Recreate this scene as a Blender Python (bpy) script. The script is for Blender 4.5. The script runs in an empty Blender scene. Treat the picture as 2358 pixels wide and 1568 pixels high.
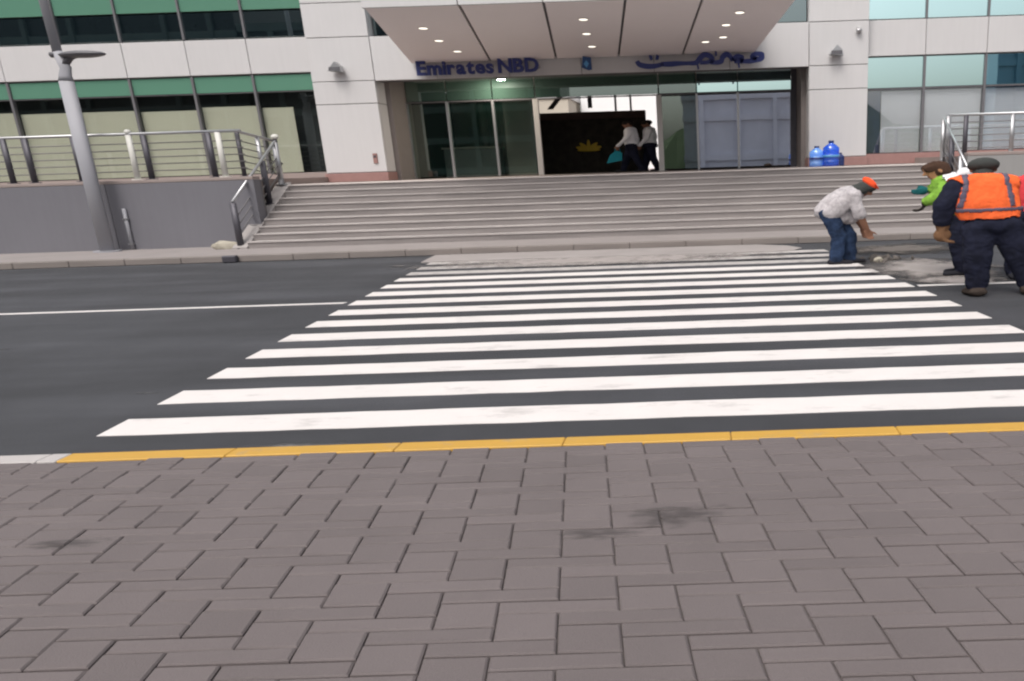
import bpy, bmesh, math, random
import numpy as np
from mathutils import Vector, Matrix, Euler, noise
random.seed(7)
S = bpy.context.scene
COL = S.collection

# ---------------------------------------------------------------- camera
F, W = 1600.0, 2358.0
PITCH = math.atan(405 / F); ROLL = 0.033
cam = bpy.data.cameras.new('camera')
cam.sensor_fit = 'HORIZONTAL'; cam.sensor_width = 36.0
cam.lens = 36.0 * F / W
cam.shift_x = -(1630.0 - W / 2) / W
cam.clip_start = 0.05; cam.clip_end = 2000
camo = bpy.data.objects.new('camera', cam); COL.objects.link(camo)
fwd = Vector((0, math.cos(PITCH), -math.sin(PITCH)))
up0 = Vector((0, math.sin(PITCH), math.cos(PITCH))); r0 = Vector((1, 0, 0))
Rv = r0 * math.cos(ROLL) - up0 * math.sin(ROLL)
Uv = r0 * math.sin(ROLL) + up0 * math.cos(ROLL)
camo.matrix_world = Matrix(((Rv.x, Uv.x, -fwd.x, 0), (Rv.y, Uv.y, -fwd.y, 0), (Rv.z, Uv.z, -fwd.z, 1.7), (0, 0, 0, 1)))
S.camera = camo

# ---------------------------------------------------------------- sky and sun (bright hazy overcast)
SUN_EL, SUN_AZ = math.radians(58), math.radians(205)     # azimuth clockwise from +Y
wd = bpy.data.worlds.new('World'); S.world = wd; wd.use_nodes = True
nt = wd.node_tree; bg = nt.nodes['Background']
sky = nt.nodes.new('ShaderNodeTexSky'); sky.sky_type = 'NISHITA'; sky.sun_disc = False
sky.sun_elevation = SUN_EL; sky.sun_rotation = SUN_AZ
sky.air_density = 1.0; sky.dust_density = 7.0; sky.ozone_density = 0.6
hs = nt.nodes.new('ShaderNodeHueSaturation'); hs.inputs['Saturation'].default_value = 0.38
nt.links.new(sky.outputs[0], hs.inputs['Color']); nt.links.new(hs.outputs[0], bg.inputs[0])
bg.inputs[1].default_value = 0.15
sl = bpy.data.lights.new('sun', 'SUN'); sl.energy = 0.6; sl.angle = math.radians(25); sl.color = (1, 0.97, 0.94)
so = bpy.data.objects.new('sun', sl); COL.objects.link(so)
sd = Vector((math.sin(SUN_AZ) * math.cos(SUN_EL), math.cos(SUN_AZ) * math.cos(SUN_EL), math.sin(SUN_EL)))
so.rotation_euler = sd.to_track_quat('Z', 'Y').to_euler(); so.location = (0, -5, 30)
vs = S.view_settings
vs.view_transform = 'Standard'; vs.look = 'None'; vs.gamma = 1.0; vs.exposure = 0.37
S.cycles.filter_width = 2.2
S.cycles.max_bounces = 8

# ---------------------------------------------------------------- helpers
def lin(r, g, b):
    f = lambda c: (c / 255) / 12.92 if c / 255 < 0.04045 else ((c / 255 + 0.055) / 1.055) ** 2.4
    return (f(r), f(g), f(b))

def mat(name, col, rough=0.7, metal=0.0, var=0.12, nscale=6.0, fine=0.0, fscale=120.0, bump=0.0, bscale=90.0,
        rnd=0.0, spec=0.5, stretch=None, emit=None, streak=0.0):
    """Principled material: base colour broken up by large noise, fine grain, per-piece random value and bump."""
    m = bpy.data.materials.new(name); m.use_nodes = True
    n = m.node_tree.nodes; l = m.node_tree.links; p = n['Principled BSDF']
    p.inputs['Roughness'].default_value = rough; p.inputs['Metallic'].default_value = metal
    p.inputs['Specular IOR Level'].default_value = spec
    geo = n.new('ShaderNodeNewGeometry'); mp = n.new('ShaderNodeMapping')
    l.new(geo.outputs['Position'], mp.inputs[0])
    if stretch: mp.inputs['Scale'].default_value = stretch
    val = None
    def add(sock, amount):
        nonlocal val
        a = n.new('ShaderNodeMath'); a.operation = 'MULTIPLY_ADD'
        l.new(sock, a.inputs[0]); a.inputs[1].default_value = amount * 2
        if val is None: a.inputs[2].default_value = 1.0 - amount
        else:
            s = n.new('ShaderNodeMath'); s.operation = 'ADD'; l.new(val, s.inputs[0]); s.inputs[1].default_value = -amount
            l.new(s.outputs[0], a.inputs[2])
        val = a.outputs[0]
    if var:
        t = n.new('ShaderNodeTexNoise'); t.inputs['Scale'].default_value = nscale; t.inputs['Detail'].default_value = 5
        t.inputs['Roughness'].default_value = 0.6; l.new(mp.outputs[0], t.inputs[0]); add(t.outputs[0], var)
    if fine:
        t = n.new('ShaderNodeTexNoise'); t.inputs['Scale'].default_value = fscale; t.inputs['Detail'].default_value = 3
        l.new(mp.outputs[0], t.inputs[0]); add(t.outputs[0], fine)
    if streak:
        mp2 = n.new('ShaderNodeMapping'); mp2.inputs['Scale'].default_value = (5, 5, 0.35); l.new(geo.outputs['Position'], mp2.inputs[0])
        t = n.new('ShaderNodeTexNoise'); t.inputs['Scale'].default_value = 2.2; t.inputs['Detail'].default_value = 4
        l.new(mp2.outputs[0], t.inputs[0]); add(t.outputs[0], streak)
    if rnd:
        oi = n.new('ShaderNodeObjectInfo'); a = n.new('ShaderNodeMath'); a.operation = 'ADD'
        l.new(oi.outputs['Random'], a.inputs[0]); l.new(geo.outputs['Random Per Island'], a.inputs[1])
        fr = n.new('ShaderNodeMath'); fr.operation = 'FRACT'; l.new(a.outputs[0], fr.inputs[0]); add(fr.outputs[0], rnd)
    if val is not None:
        mx = n.new('ShaderNodeVectorMath'); mx.operation = 'SCALE'; mx.inputs[0].default_value = col
        l.new(val, mx.inputs['Scale']); l.new(mx.outputs[0], p.inputs['Base Color'])
    else: p.inputs['Base Color'].default_value = (*col, 1)
    if bump:
        t = n.new('ShaderNodeTexNoise'); t.inputs['Scale'].default_value = bscale; t.inputs['Detail'].default_value = 4
        l.new(geo.outputs['Position'], t.inputs[0])
        b = n.new('ShaderNodeBump'); b.inputs['Strength'].default_value = bump; b.inputs['Distance'].default_value = 0.01
        l.new(t.outputs[0], b.inputs['Height']); l.new(b.outputs[0], p.inputs['Normal'])
    if emit:
        p.inputs['Emission Color'].default_value = (*emit[:3], 1); p.inputs['Emission Strength'].default_value = emit[3]
    return m

def glass(name, refl, tint, refl_amt, through=(0, 0, 0), rough=0.015):
    """Architectural glass: a reflecting coat over a tinted see-through (or near black) body."""
    m = bpy.data.materials.new(name); m.use_nodes = True
    n = m.node_tree.nodes; l = m.node_tree.links; n.remove(n['Principled BSDF'])
    out = n['Material Output']; g = n.new('ShaderNodeBsdfGlossy'); g.inputs['Color'].default_value = (*refl, 1)
    g.inputs['Roughness'].default_value = rough
    t = n.new('ShaderNodeBsdfTransparent'); t.inputs[0].default_value = (*through, 1)
    d = n.new('ShaderNodeBsdfDiffuse'); d.inputs[0].default_value = (*tint, 1)
    ad = n.new('ShaderNodeAddShader'); l.new(t.outputs[0], ad.inputs[0]); l.new(d.outputs[0], ad.inputs[1])
    # Schlick reflectance that is the same from both sides of the pane
    g0 = n.new('ShaderNodeNewGeometry'); dt = n.new('ShaderNodeVectorMath'); dt.operation = 'DOT_PRODUCT'
    l.new(g0.outputs['Normal'], dt.inputs[0]); l.new(g0.outputs['Incoming'], dt.inputs[1])
    ab = n.new('ShaderNodeMath'); ab.operation = 'ABSOLUTE'; l.new(dt.outputs['Value'], ab.inputs[0])
    om = n.new('ShaderNodeMath'); om.operation = 'SUBTRACT'; om.inputs[0].default_value = 1.0; l.new(ab.outputs[0], om.inputs[1])
    pw = n.new('ShaderNodeMath'); pw.operation = 'POWER'; l.new(om.outputs[0], pw.inputs[0]); pw.inputs[1].default_value = 5.0
    fr = n.new('ShaderNodeMath'); fr.operation = 'MULTIPLY_ADD'; l.new(pw.outputs[0], fr.inputs[0]); fr.inputs[1].default_value = 0.96; fr.inputs[2].default_value = 0.04
    k = n.new('ShaderNodeMath'); k.operation = 'MULTIPLY_ADD'; l.new(fr.outputs[0], k.inputs[0])
    k.inputs[1].default_value = 1.0 - refl_amt; k.inputs[2].default_value = refl_amt; k.use_clamp = True
    geo = n.new('ShaderNodeNewGeometry'); tx = n.new('ShaderNodeTexNoise'); tx.inputs['Scale'].default_value = 0.9
    l.new(geo.outputs['Position'], tx.inputs[0])
    b = n.new('ShaderNodeBump'); b.inputs['Strength'].default_value = 0.010; b.inputs['Distance'].default_value = 0.05
    l.new(tx.outputs[0], b.inputs['Height']); l.new(b.outputs[0], g.inputs['Normal'])
    mx = n.new('ShaderNodeMixShader'); l.new(k.outputs[0], mx.inputs[0]); l.new(ad.outputs[0], mx.inputs[1]); l.new(g.outputs[0], mx.inputs[2])
    l.new(mx.outputs[0], out.inputs[0])
    return m

class MB:
    """collects vertices and faces; build() links them as one mesh object"""
    def __init__(s): s.v = []; s.f = []
    def box(s, x0, x1, y0, y1, z0, z1, c=0.0):
        b = len(s.v)
        if c <= 0:
            s.v += [(x0, y0, z0), (x1, y0, z0), (x1, y1, z0), (x0, y1, z0), (x0, y0, z1), (x1, y0, z1), (x1, y1, z1), (x0, y1, z1)]
            s.f += [tuple(b + i for i in q) for q in ((0, 3, 2, 1), (4, 5, 6, 7), (0, 1, 5, 4), (1, 2, 6, 5), (2, 3, 7, 6), (3, 0, 4, 7))]
        else:   # chamfer on the -Y face and the top face
            bm = bmesh.new(); bmesh.ops.create_cube(bm, size=1)
            for v in bm.verts: v.co = Vector(((x0 + x1) / 2 + v.co.x * (x1 - x0), (y0 + y1) / 2 + v.co.y * (y1 - y0), (z0 + z1) / 2 + v.co.z * (z1 - z0)))
            bmesh.ops.bevel(bm, geom=list(bm.edges), offset=c, segments=1, affect='EDGES')
            bm.verts.index_update()
            s.v += [tuple(v.co) for v in bm.verts]; s.f += [tuple(b + v.index for v in f.verts) for f in bm.faces]; bm.free()
        return s
    def tube(s, pts, r, seg=8, sx=1.0, cap=True):
        """round bar through pts; r one radius or one for each point; sx widens it along world X"""
        pts = [Vector(p) for p in pts]; rr = r if isinstance(r, (list, tuple)) else [r] * len(pts)
        b = len(s.v); n = len(pts)
        for i, p in enumerate(pts):
            d = (pts[min(i + 1, n - 1)] - pts[max(i - 1, 0)]).normalized()
            a = d.cross(Vector((0, 1, 0))); a = a.normalized() if a.length > 1e-3 else Vector((1, 0, 0))
            c = d.cross(a).normalized()
            for k in range(seg):
                t = 2 * math.pi * k / seg; o = (a * math.cos(t) + c * math.sin(t)) * rr[i]; o.x *= sx
                s.v.append(tuple(p + o))
        for i in range(n - 1):
            for k in range(seg):
                k2 = (k + 1) % seg
                s.f.append((b + i * seg + k, b + i * seg + k2, b + (i + 1) * seg + k2, b + (i + 1) * seg + k))
        if cap:
            s.f.append(tuple(b + k for k in range(seg))[::-1]); s.f.append(tuple(b + (n - 1) * seg + k for k in range(seg)))
        return s
    def ell(s, c, r, seg=16, ring=10, rot=None, zmin=-1.0):
        b = len(s.v); c = Vector(c); M = (rot or Euler((0, 0, 0))).to_matrix()
        for i in range(ring + 1):
            ph = math.pi * i / ring; 
            z = max(math.cos(ph), zmin)
            for k in range(seg):
                t = 2 * math.pi * k / seg
                s.v.append(tuple(c + M @ Vector((r[0] * math.sin(ph) * math.cos(t), r[1] * math.sin(ph) * math.sin(t), r[2] * z))))
        for i in range(ring):
            for k in range(seg):
                k2 = (k + 1) % seg
                s.f.append((b + i * seg + k, b + (i + 1) * seg + k, b + (i + 1) * seg + k2, b + i * seg + k2))
        return s
    def prism(s, poly, y0, y1):
        """outline in X-Z, thickness along Y"""
        b = len(s.v); n = len(poly)
        s.v += [(x, y0, z) for x, z in poly] + [(x, y1, z) for x, z in poly]
        s.f += [tuple(b + i for i in range(n)), tuple(b + n + i for i in range(n))[::-1]]
        s.f += [(b + i, b + n + i, b + n + (i + 1) % n, b + (i + 1) % n) for i in range(n)]
        return s
    def slab(s, poly, z0, z1):
        """outline in X-Y, thickness along Z"""
        b = len(s.v); n = len(poly)
        s.v += [(x, y, z0) for x, y in poly] + [(x, y, z1) for x, y in poly]
        s.f += [tuple(b + i for i in range(n))[::-1], tuple(b + n + i for i in range(n))]
        s.f += [(b + i, b + (i + 1) % n, b + n + (i + 1) % n, b + n + i) for i in range(n)]
        return s
    def mesh(s, name, m=None, smooth=False):
        me = bpy.data.meshes.new(name); me.from_pydata(s.v, [], s.f)
        bm = bmesh.new(); bm.from_mesh(me); bmesh.ops.recalc_face_normals(bm, faces=bm.faces); bm.to_mesh(me); bm.free()
        if m: me.materials.append(m)
        if smooth:
            for p in me.polygons: p.use_smooth = True
        return me
    def build(s, name, m=None, parent=None, smooth=False):
        return link(name, s.mesh(name, m, smooth), parent)

def link(name, me, parent=None):
    o = bpy.data.objects.new(name, me); COL.objects.link(o)
    if parent is not None: put(o, parent)
    return o
def put(o, parent):
    o.parent = parent
    o.matrix_parent_inverse = WM[parent.name].inverted() if parent.name in WM else Matrix.Identity(4)
WM = {}
def thing(name, loc, label, cat, group=None):
    o = bpy.data.objects.new(name, None); COL.objects.link(o); o.location = loc; o.empty_display_size = 0.2
    WM[o.name] = Matrix.Translation(Vector(loc)); return tag(o, label, cat, group)
def tag(o, label=None, cat=None, group=None, kind=None):
    if label: o['label'] = label
    if cat: o['category'] = cat
    if group: o['group'] = group
    if kind: o['kind'] = kind
    return o

# ---------------------------------------------------------------- materials
M = {}
M['asphalt'] = mat('asphalt', (0.039, 0.040, 0.0455), 0.85, var=0.4, nscale=0.9, fine=0.75, fscale=130, bump=0.6, bscale=260)
M['paint'] = mat('road_paint', (0.645, 0.61, 0.59), 0.6, var=0.09, nscale=2.5, fine=0.05, fscale=70, bump=0.12, bscale=200)
M['paint_dusty'] = mat('worn_road_paint', (0.42, 0.395, 0.38), 0.7, var=0.2, nscale=3, fine=0.1, fscale=60, bump=0.12, bscale=200)
M['yellow'] = mat('yellow_kerb_paint', (0.48, 0.275, 0.045), 0.6, var=0.09, nscale=4, fine=0.06, fscale=60, bump=0.1)
def wear(m, col, scale, lo, hi, stretch=(1, 1, 1)):
    """lets the stuff underneath show through where the coat has rubbed off"""
    n = m.node_tree.nodes; l = m.node_tree.links; p = n['Principled BSDF']; src = p.inputs['Base Color'].links[0].from_socket
    g = n.new('ShaderNodeNewGeometry'); mp = n.new('ShaderNodeMapping'); mp.inputs['Scale'].default_value = stretch; l.new(g.outputs['Position'], mp.inputs[0])
    t = n.new('ShaderNodeTexNoise'); t.inputs['Scale'].default_value = scale; t.inputs['Detail'].default_value = 8; t.inputs['Roughness'].default_value = .72; l.new(mp.outputs[0], t.inputs[0])
    r = n.new('ShaderNodeMapRange'); r.inputs[1].default_value = lo; r.inputs[2].default_value = hi; l.new(t.outputs[0], r.inputs[0])
    mx = n.new('ShaderNodeMix'); mx.data_type = 'RGBA'; l.new(r.outputs[0], mx.inputs[0]); l.new(src, mx.inputs[6]); mx.inputs[7].default_value = (*col, 1)
    l.new(mx.outputs[2], p.inputs['Base Color'])
wear(M['paint'], (0.33, 0.31, 0.30), 3.2, .55, .78, (0.5, 1.6, 1)); wear(M['paint_dusty'], (0.2, 0.19, 0.18), 4, .5, .72)
wear(M['yellow'], (0.30, 0.24, 0.17), 7, .57, .74, (0.6, 1, 1))
M['kerb'] = mat('kerb_concrete', (0.40, 0.375, 0.365), 0.85, var=0.15, nscale=4, fine=0.1, bump=0.2)
M['kerb_far'] = mat('kerb_brown_concrete', (0.20, 0.175, 0.162), 0.85, var=0.3, nscale=1.6, fine=0.12, bump=0.2, stretch=(0.5, 1, 3))
M['walk_far'] = mat('far_pavement', (0.255, 0.23, 0.222), 0.85, var=0.16, nscale=1.4, fine=0.1, bump=0.2)
M['apron'] = mat('apron_concrete', (0.285, 0.26, 0.25), 0.85, var=0.2, nscale=1.4, fine=0.12, bump=0.2)
M['joint'] = mat('joint_sand', (0.10, 0.085, 0.081), 0.95, var=0.25, nscale=7, fine=0.2, bump=0.4)
M['ground'] = mat('ground', (0.26, 0.23, 0.20), 0.95, var=0.2, nscale=0.3, fine=0.1)
M['panel'] = mat('white_cladding', (0.555, 0.545, 0.547), 0.5, var=0.045, nscale=0.8, streak=0.04, rnd=0.02)
M['beamp'] = M['panel']
M['gap'] = mat('panel_gap', (0.12, 0.115, 0.12), 0.8, var=0)
M['soffit'] = mat('soffit_panel', (0.85, 0.785, 0.775), 0.55, var=0.03, nscale=0.7, rnd=0.025)
M['red'] = mat('red_granite_plinth', (0.30, 0.17, 0.155), 0.45, var=0.15, nscale=6, fine=0.12, fscale=50)
M['frame'] = mat('dark_aluminium', (0.16, 0.155, 0.165), 0.45, metal=0.3, var=0.05)
M['pframe'] = mat('pale_door_frame', (0.60, 0.575, 0.55), 0.45, metal=0.1, var=0.05)
M['spandrel'] = glass('green_spandrel_glass', (0.85, 1, 0.95), (0.112, 0.25, 0.18), 0.05)
M['vision'] = glass('dark_tinted_glass', (0.8, 0.95, 0.95), (0.006, 0.011, 0.014), 0.28, (0.03, 0.05, 0.05))
M['mirror'] = glass('reflective_glass', (0.74, 1.0, 1.0), (0.01, 0.02, 0.02), 0.95, (0.02, 0.04, 0.04))
M['clear'] = glass('clear_green_glass', (0.9, 1, 0.97), (0.0, 0.0, 0.0), 0.03, (0.96, 0.97, 0.955))
M['door_r'] = glass('mirrored_door_glass', (0.92, 0.95, 1.0), (0, 0, 0), 0.72, (0.7, 0.75, 0.75))
M['clear_r'] = glass('half_mirror_glass', (0.9, 0.95, 1.0), (0.0, 0.0, 0.0), 0.22, (0.95, 0.96, 0.97))
M['door'] = glass('door_glass', (0.9, 1, 0.97), (0.0, 0.002, 0.001), 0.13, (0.82, 0.88, 0.84))
M['transom'] = glass('dark_green_transom', (0.85, 1, 0.97), (0.055, 0.10, 0.078), 0.22, (0.02, 0.04, 0.03))
M['blind_l'] = mat('cream_blind', (0.47, 0.465, 0.385), 0.8, var=0.05, nscale=2, rnd=0.05)
M['navy_sheet'] = mat('navy_backing', (0.055, 0.08, 0.14), 0.85, var=0.2, nscale=4)
M['blind_r'] = mat('grey_blind', (0.78, 0.785, 0.78), 0.8, var=0.04, nscale=2, rnd=0.04)
M['inside'] = mat('dark_interior', (0.02, 0.024, 0.026), 0.9, var=0.3, nscale=1.2)
M['jamb'] = mat('jamb_stone', (0.20, 0.175, 0.165), 0.6, var=0.12, nscale=3)
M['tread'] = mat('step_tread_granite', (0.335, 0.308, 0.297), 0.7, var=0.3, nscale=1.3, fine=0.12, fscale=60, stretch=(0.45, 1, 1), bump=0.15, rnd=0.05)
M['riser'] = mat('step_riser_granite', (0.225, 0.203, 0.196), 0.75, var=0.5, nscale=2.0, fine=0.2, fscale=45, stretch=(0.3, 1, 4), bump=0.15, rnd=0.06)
M['nosing'] = mat('pale_landing_edge', (0.54, 0.49, 0.465), 0.6, var=0.06, nscale=2)
M['wall'] = mat('grey_rendered_wall', (0.150, 0.147, 0.165), 0.8, var=0.09, nscale=0.8, fine=0.05, streak=0.06, bump=0.08)
M['wall_r'] = mat('pale_grey_wall', (0.27, 0.265, 0.26), 0.8, var=0.1, nscale=1, fine=0.05, streak=0.06)
M['terrace'] = mat('terrace_paving', (0.28, 0.23, 0.213), 0.8, var=0.12, nscale=2)
M['pole'] = mat('grey_painted_steel', (0.30, 0.30, 0.325), 0.6, metal=0.0, var=0.07, nscale=2)
M['lamp'] = mat('dark_grey_lamp', (0.115, 0.112, 0.122), 0.5, metal=0.2, var=0.05)
M['steel'] = mat('brushed_steel', (0.42, 0.42, 0.43), 0.35, metal=0.8, var=0.06, nscale=3)
M['bar'] = mat('dull_steel_bar', (0.17, 0.16, 0.165), 0.5, metal=0.3, var=0.1)
M['dsteel'] = mat('dark_steel', (0.075, 0.072, 0.085), 0.5, metal=0.4, var=0.1)
M['wpost'] = mat('white_post', (0.58, 0.57, 0.53), 0.5, var=0.06)
M['blue'] = mat('blue_sign_letters', (0.022, 0.035, 0.17), 0.4, var=0.04)
M['lblue'] = mat('light_blue_logo', (0.10, 0.32, 0.60), 0.4, var=0.04)
M['dblue'] = mat('dark_blue_logo', (0.02, 0.065, 0.19), 0.4, var=0.04)
M['downl'] = mat('lit_downlight', (0.9, 0.85, 0.75), 0.4, var=0, emit=(1.0, 0.93, 0.80, 1.15))
M['leafwall'] = mat('dark_stone_wall', (0.046, 0.040, 0.033), 0.9, var=1.2, nscale=3.5, fine=0.3, fscale=22, bump=0.4, bscale=25)
M['brown'] = mat('brown_timber_band', (0.085, 0.05, 0.04), 0.7, var=0.35, nscale=3)
M['gold'] = mat('gold_emblem', (0.70, 0.48, 0.03), 0.4, metal=0.0, var=0.1)
M['dust'] = mat('sand_dust', (0.42, 0.38, 0.35), 0.95, var=0.18, nscale=2.2, fine=0.12, fscale=60, bump=0.3, bscale=60)
M['rubble'] = mat('dark_rubble', (0.10, 0.088, 0.08), 0.95, var=0.3, nscale=9, fine=0.2, bump=0.4, rnd=0.4)
M['rock'] = mat('pale_rock', (0.36, 0.33, 0.27), 0.9, var=0.25, nscale=9, fine=0.15, bump=0.5, bscale=40)
M['bottle'] = glass('blue_bottle_plastic', (1, 1, 1), (0.008, 0.06, 0.32), 0.05, (0.1, 0.3, 0.75), 0.12)
M['bottle_l'] = glass('pale_blue_plastic', (1, 1, 1), (0.12, 0.26, 0.50), 0.06, (0.35, 0.55, 0.85), 0.12)
M['cap'] = mat('navy_cap', (0.012, 0.03, 0.13), 0.5, var=0)

# paving blocks: grey-mauve concrete with dirt that has a shape of its own
def paver_mat():
    m = mat('paving_block', (0.126, 0.1065, 0.1055), 0.82, var=0.16, nscale=1.3, fine=0.14, fscale=190, bump=0.3, bscale=170, rnd=0.065)
    n = m.node_tree.nodes; l = m.node_tree.links; p = n['Principled BSDF']
    src = p.inputs['Base Color'].links[0].from_socket
    geo = n.new('ShaderNodeNewGeometry')
    def blot(cx, cy, rx, ry):
        v = n.new('ShaderNodeMapping'); v.inputs['Location'].default_value = (-cx / rx, -cy / ry, 0); v.inputs['Scale'].default_value = (1 / rx, 1 / ry, 0)
        l.new(geo.outputs['Position'], v.inputs[0])
        nz = n.new('ShaderNodeTexNoise'); nz.inputs['Scale'].default_value = 1.7; nz.inputs['Detail'].default_value = 8; l.new(v.outputs[0], nz.inputs[0])
        mixv = n.new('ShaderNodeVectorMath'); mixv.operation = 'MULTIPLY_ADD'; l.new(nz.outputs['Color'], mixv.inputs[0])
        mixv.inputs[1].default_value = (2.6, 2.6, 0); l.new(v.outputs[0], mixv.inputs[2])
        sub = n.new('ShaderNodeVectorMath'); sub.operation = 'SUBTRACT'; l.new(mixv.outputs[0], sub.inputs[0]); sub.inputs[1].default_value = (1.3, 1.3, 0)
        ln = n.new('ShaderNodeVectorMath'); ln.operation = 'LENGTH'; l.new(sub.outputs[0], ln.inputs[0])
        r = n.new('ShaderNodeMapRange'); r.inputs[1].default_value = 0.15; r.inputs[2].default_value = 1.0; r.inputs[3].default_value = 0.48; r.inputs[4].default_value = 1.0
        r.interpolation_type = 'SMOOTHSTEP'; l.new(ln.outputs['Value'], r.inputs[0]); return r.outputs[0]
    for b in (blot(-0.17, 2.94, 0.30, 0.115), blot(-0.50, 2.80, 0.26, 0.055), blot(-2.95, 2.86, 0.22, 0.05)):
        sc = n.new('ShaderNodeVectorMath'); sc.operation = 'SCALE'; l.new(src, sc.inputs[0]); l.new(b, sc.inputs['Scale']); src = sc.outputs[0]
    l.new(src, p.inputs['Base Color'])
    return m
M['paver'] = paver_mat()

# asphalt with tyre-polished lanes and scuffs
def road_mat():
    m = M['asphalt']; n = m.node_tree.nodes; l = m.node_tree.links; p = n['Principled BSDF']
    src = p.inputs['Base Color'].links[0].from_socket
    geo = n.new('ShaderNodeNewGeometry')
    v = n.new('ShaderNodeMapping'); v.inputs['Scale'].default_value = (0.16, 1.3, 1); l.new(geo.outputs['Position'], v.inputs[0])
    nz = n.new('ShaderNodeTexNoise'); nz.inputs['Scale'].default_value = 1.0; nz.inputs['Detail'].default_value = 6; l.new(v.outputs[0], nz.inputs[0])
    r = n.new('ShaderNodeMapRange'); r.inputs[1].default_value = 0.42; r.inputs[2].default_value = 0.68; r.inputs[3].default_value = 0.90; r.inputs[4].default_value = 1.45
    l.new(nz.outputs[0], r.inputs[0])
    sc = n.new('ShaderNodeVectorMath'); sc.operation = 'SCALE'; l.new(src, sc.inputs[0]); l.new(r.outputs[0], sc.inputs['Scale'])
    l.new(sc.outputs[0], p.inputs['Base Color'])
road_mat()

# ---------------------------------------------------------------- ground, road, pavements
tag(MB().slab([(-500, -500), (500, -500), (500, 500), (-500, 500)], -0.6, -0.05).build('ground', M['ground']), kind='structure')
road = tag(MB().slab([(-90, 3.9), (90, 3.9), (90, 15.0), (-90, 15.0)], -0.04, 0.0).build('road', M['asphalt']), kind='structure')

KX = -0.125                                           # the crossing runs slightly askew to the kerb
def stripe_poly(y0, y1, seed):
    rnd = random.Random(seed)
    xl = lambda y: -4.28 + KX * (y - 4.56); xr = lambda y: 3.36 + (KX + 0.015) * (y - 4.56)
    n = 26; lo = []; hi = []
    for i in range(n + 1):
        t = i / n
        xa = xl(y0) * (1 - t) + xr(y0) * t; xb = xl(y1) * (1 - t) + xr(y1) * t
        lo.append((xa, y0 + rnd.uniform(-.007, .007))); hi.append((xb, y1 + rnd.uniform(-.007, .007)))
    return lo + hi[::-1]
for i in range(14):
    y0 = 4.56 + 0.679 * i
    o = MB().slab(stripe_poly(y0, y0 + 0.335, i), 0.0, 0.004).build('zebra_stripe', M['paint'] if i < 11 else M['paint_dusty'], road)
MB().slab([(-90, 9.60), (-5.02, 9.46), (-5.0, 9.55), (-90, 9.70)], 0.0, 0.004).build('lane_line', M['paint'], road)
MB().slab([(2.9, 9.33), (90, 9.3), (90, 9.41), (2.9, 9.44)], 0.0, 0.004).build('lane_line', M['paint'], road)
# scuffs of old paint and spills on the asphalt
def blob(cx, cy, rx, ry, seed, n=26, k=0.35, skew=0.0):
    r = random.Random(seed); ph = [r.uniform(0, 6.28) for _ in range(5)]
    out = []
    for i in range(n):
        t = 2 * math.pi * i / n
        q = 1 + k * sum(math.sin((j + 2) * t + ph[j]) / (j + 2) for j in range(5))
        dy = ry * q * math.sin(t); out.append((cx + rx * q * math.cos(t) + skew * dy, cy + dy))
    return out
def feather(name, col):
    m = mat(name, col, 0.95, var=0.18, nscale=2.2, fine=0.12, fscale=60, bump=0.3, bscale=60)
    n = m.node_tree.nodes; l = m.node_tree.links; out = n['Material Output']
    tc = n.new('ShaderNodeTexCoord'); mp = n.new('ShaderNodeMapping'); mp.inputs['Location'].default_value = (-1, -1, 0); mp.inputs['Scale'].default_value = (2, 2, 0)
    l.new(tc.outputs['Generated'], mp.inputs[0]); ln = n.new('ShaderNodeVectorMath'); ln.operation = 'LENGTH'; l.new(mp.outputs[0], ln.inputs[0])
    g = n.new('ShaderNodeNewGeometry'); nz = n.new('ShaderNodeTexNoise'); nz.inputs['Scale'].default_value = 2.6; nz.inputs['Detail'].default_value = 7; nz.inputs['Roughness'].default_value = .68
    l.new(g.outputs['Position'], nz.inputs[0])
    a = n.new('ShaderNodeMath'); a.operation = 'MULTIPLY_ADD'; l.new(nz.outputs[0], a.inputs[0]); a.inputs[1].default_value = 1.7; l.new(ln.outputs['Value'], a.inputs[2])
    r = n.new('ShaderNodeMapRange'); r.inputs[1].default_value = 1.15; r.inputs[2].default_value = 1.75; r.inputs[3].default_value = 0.95; r.inputs[4].default_value = 0.0; l.new(a.outputs[0], r.inputs[0])
    t = n.new('ShaderNodeBsdfTransparent'); mx_ = n.new('ShaderNodeMixShader'); l.new(r.outputs[0], mx_.inputs[0]); l.new(t.outputs[0], mx_.inputs[1]); l.new(n['Principled BSDF'].outputs[0], mx_.inputs[2])
    l.new(mx_.outputs[0], out.inputs[0]); return m
scuff = feather('scuff_marks', (0.12, 0.119, 0.12))
for i, a in enumerate([(-7.9, 7.35, .42, .035), (-4.7, 5.55, .10, .03), (-2.55, 4.25, .40, .07)]):
    MB().slab(blob(*a, seed=40 + i, n=40, k=0.8), 0.0, 0.002).build('scuff_mark', scuff, road)

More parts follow.
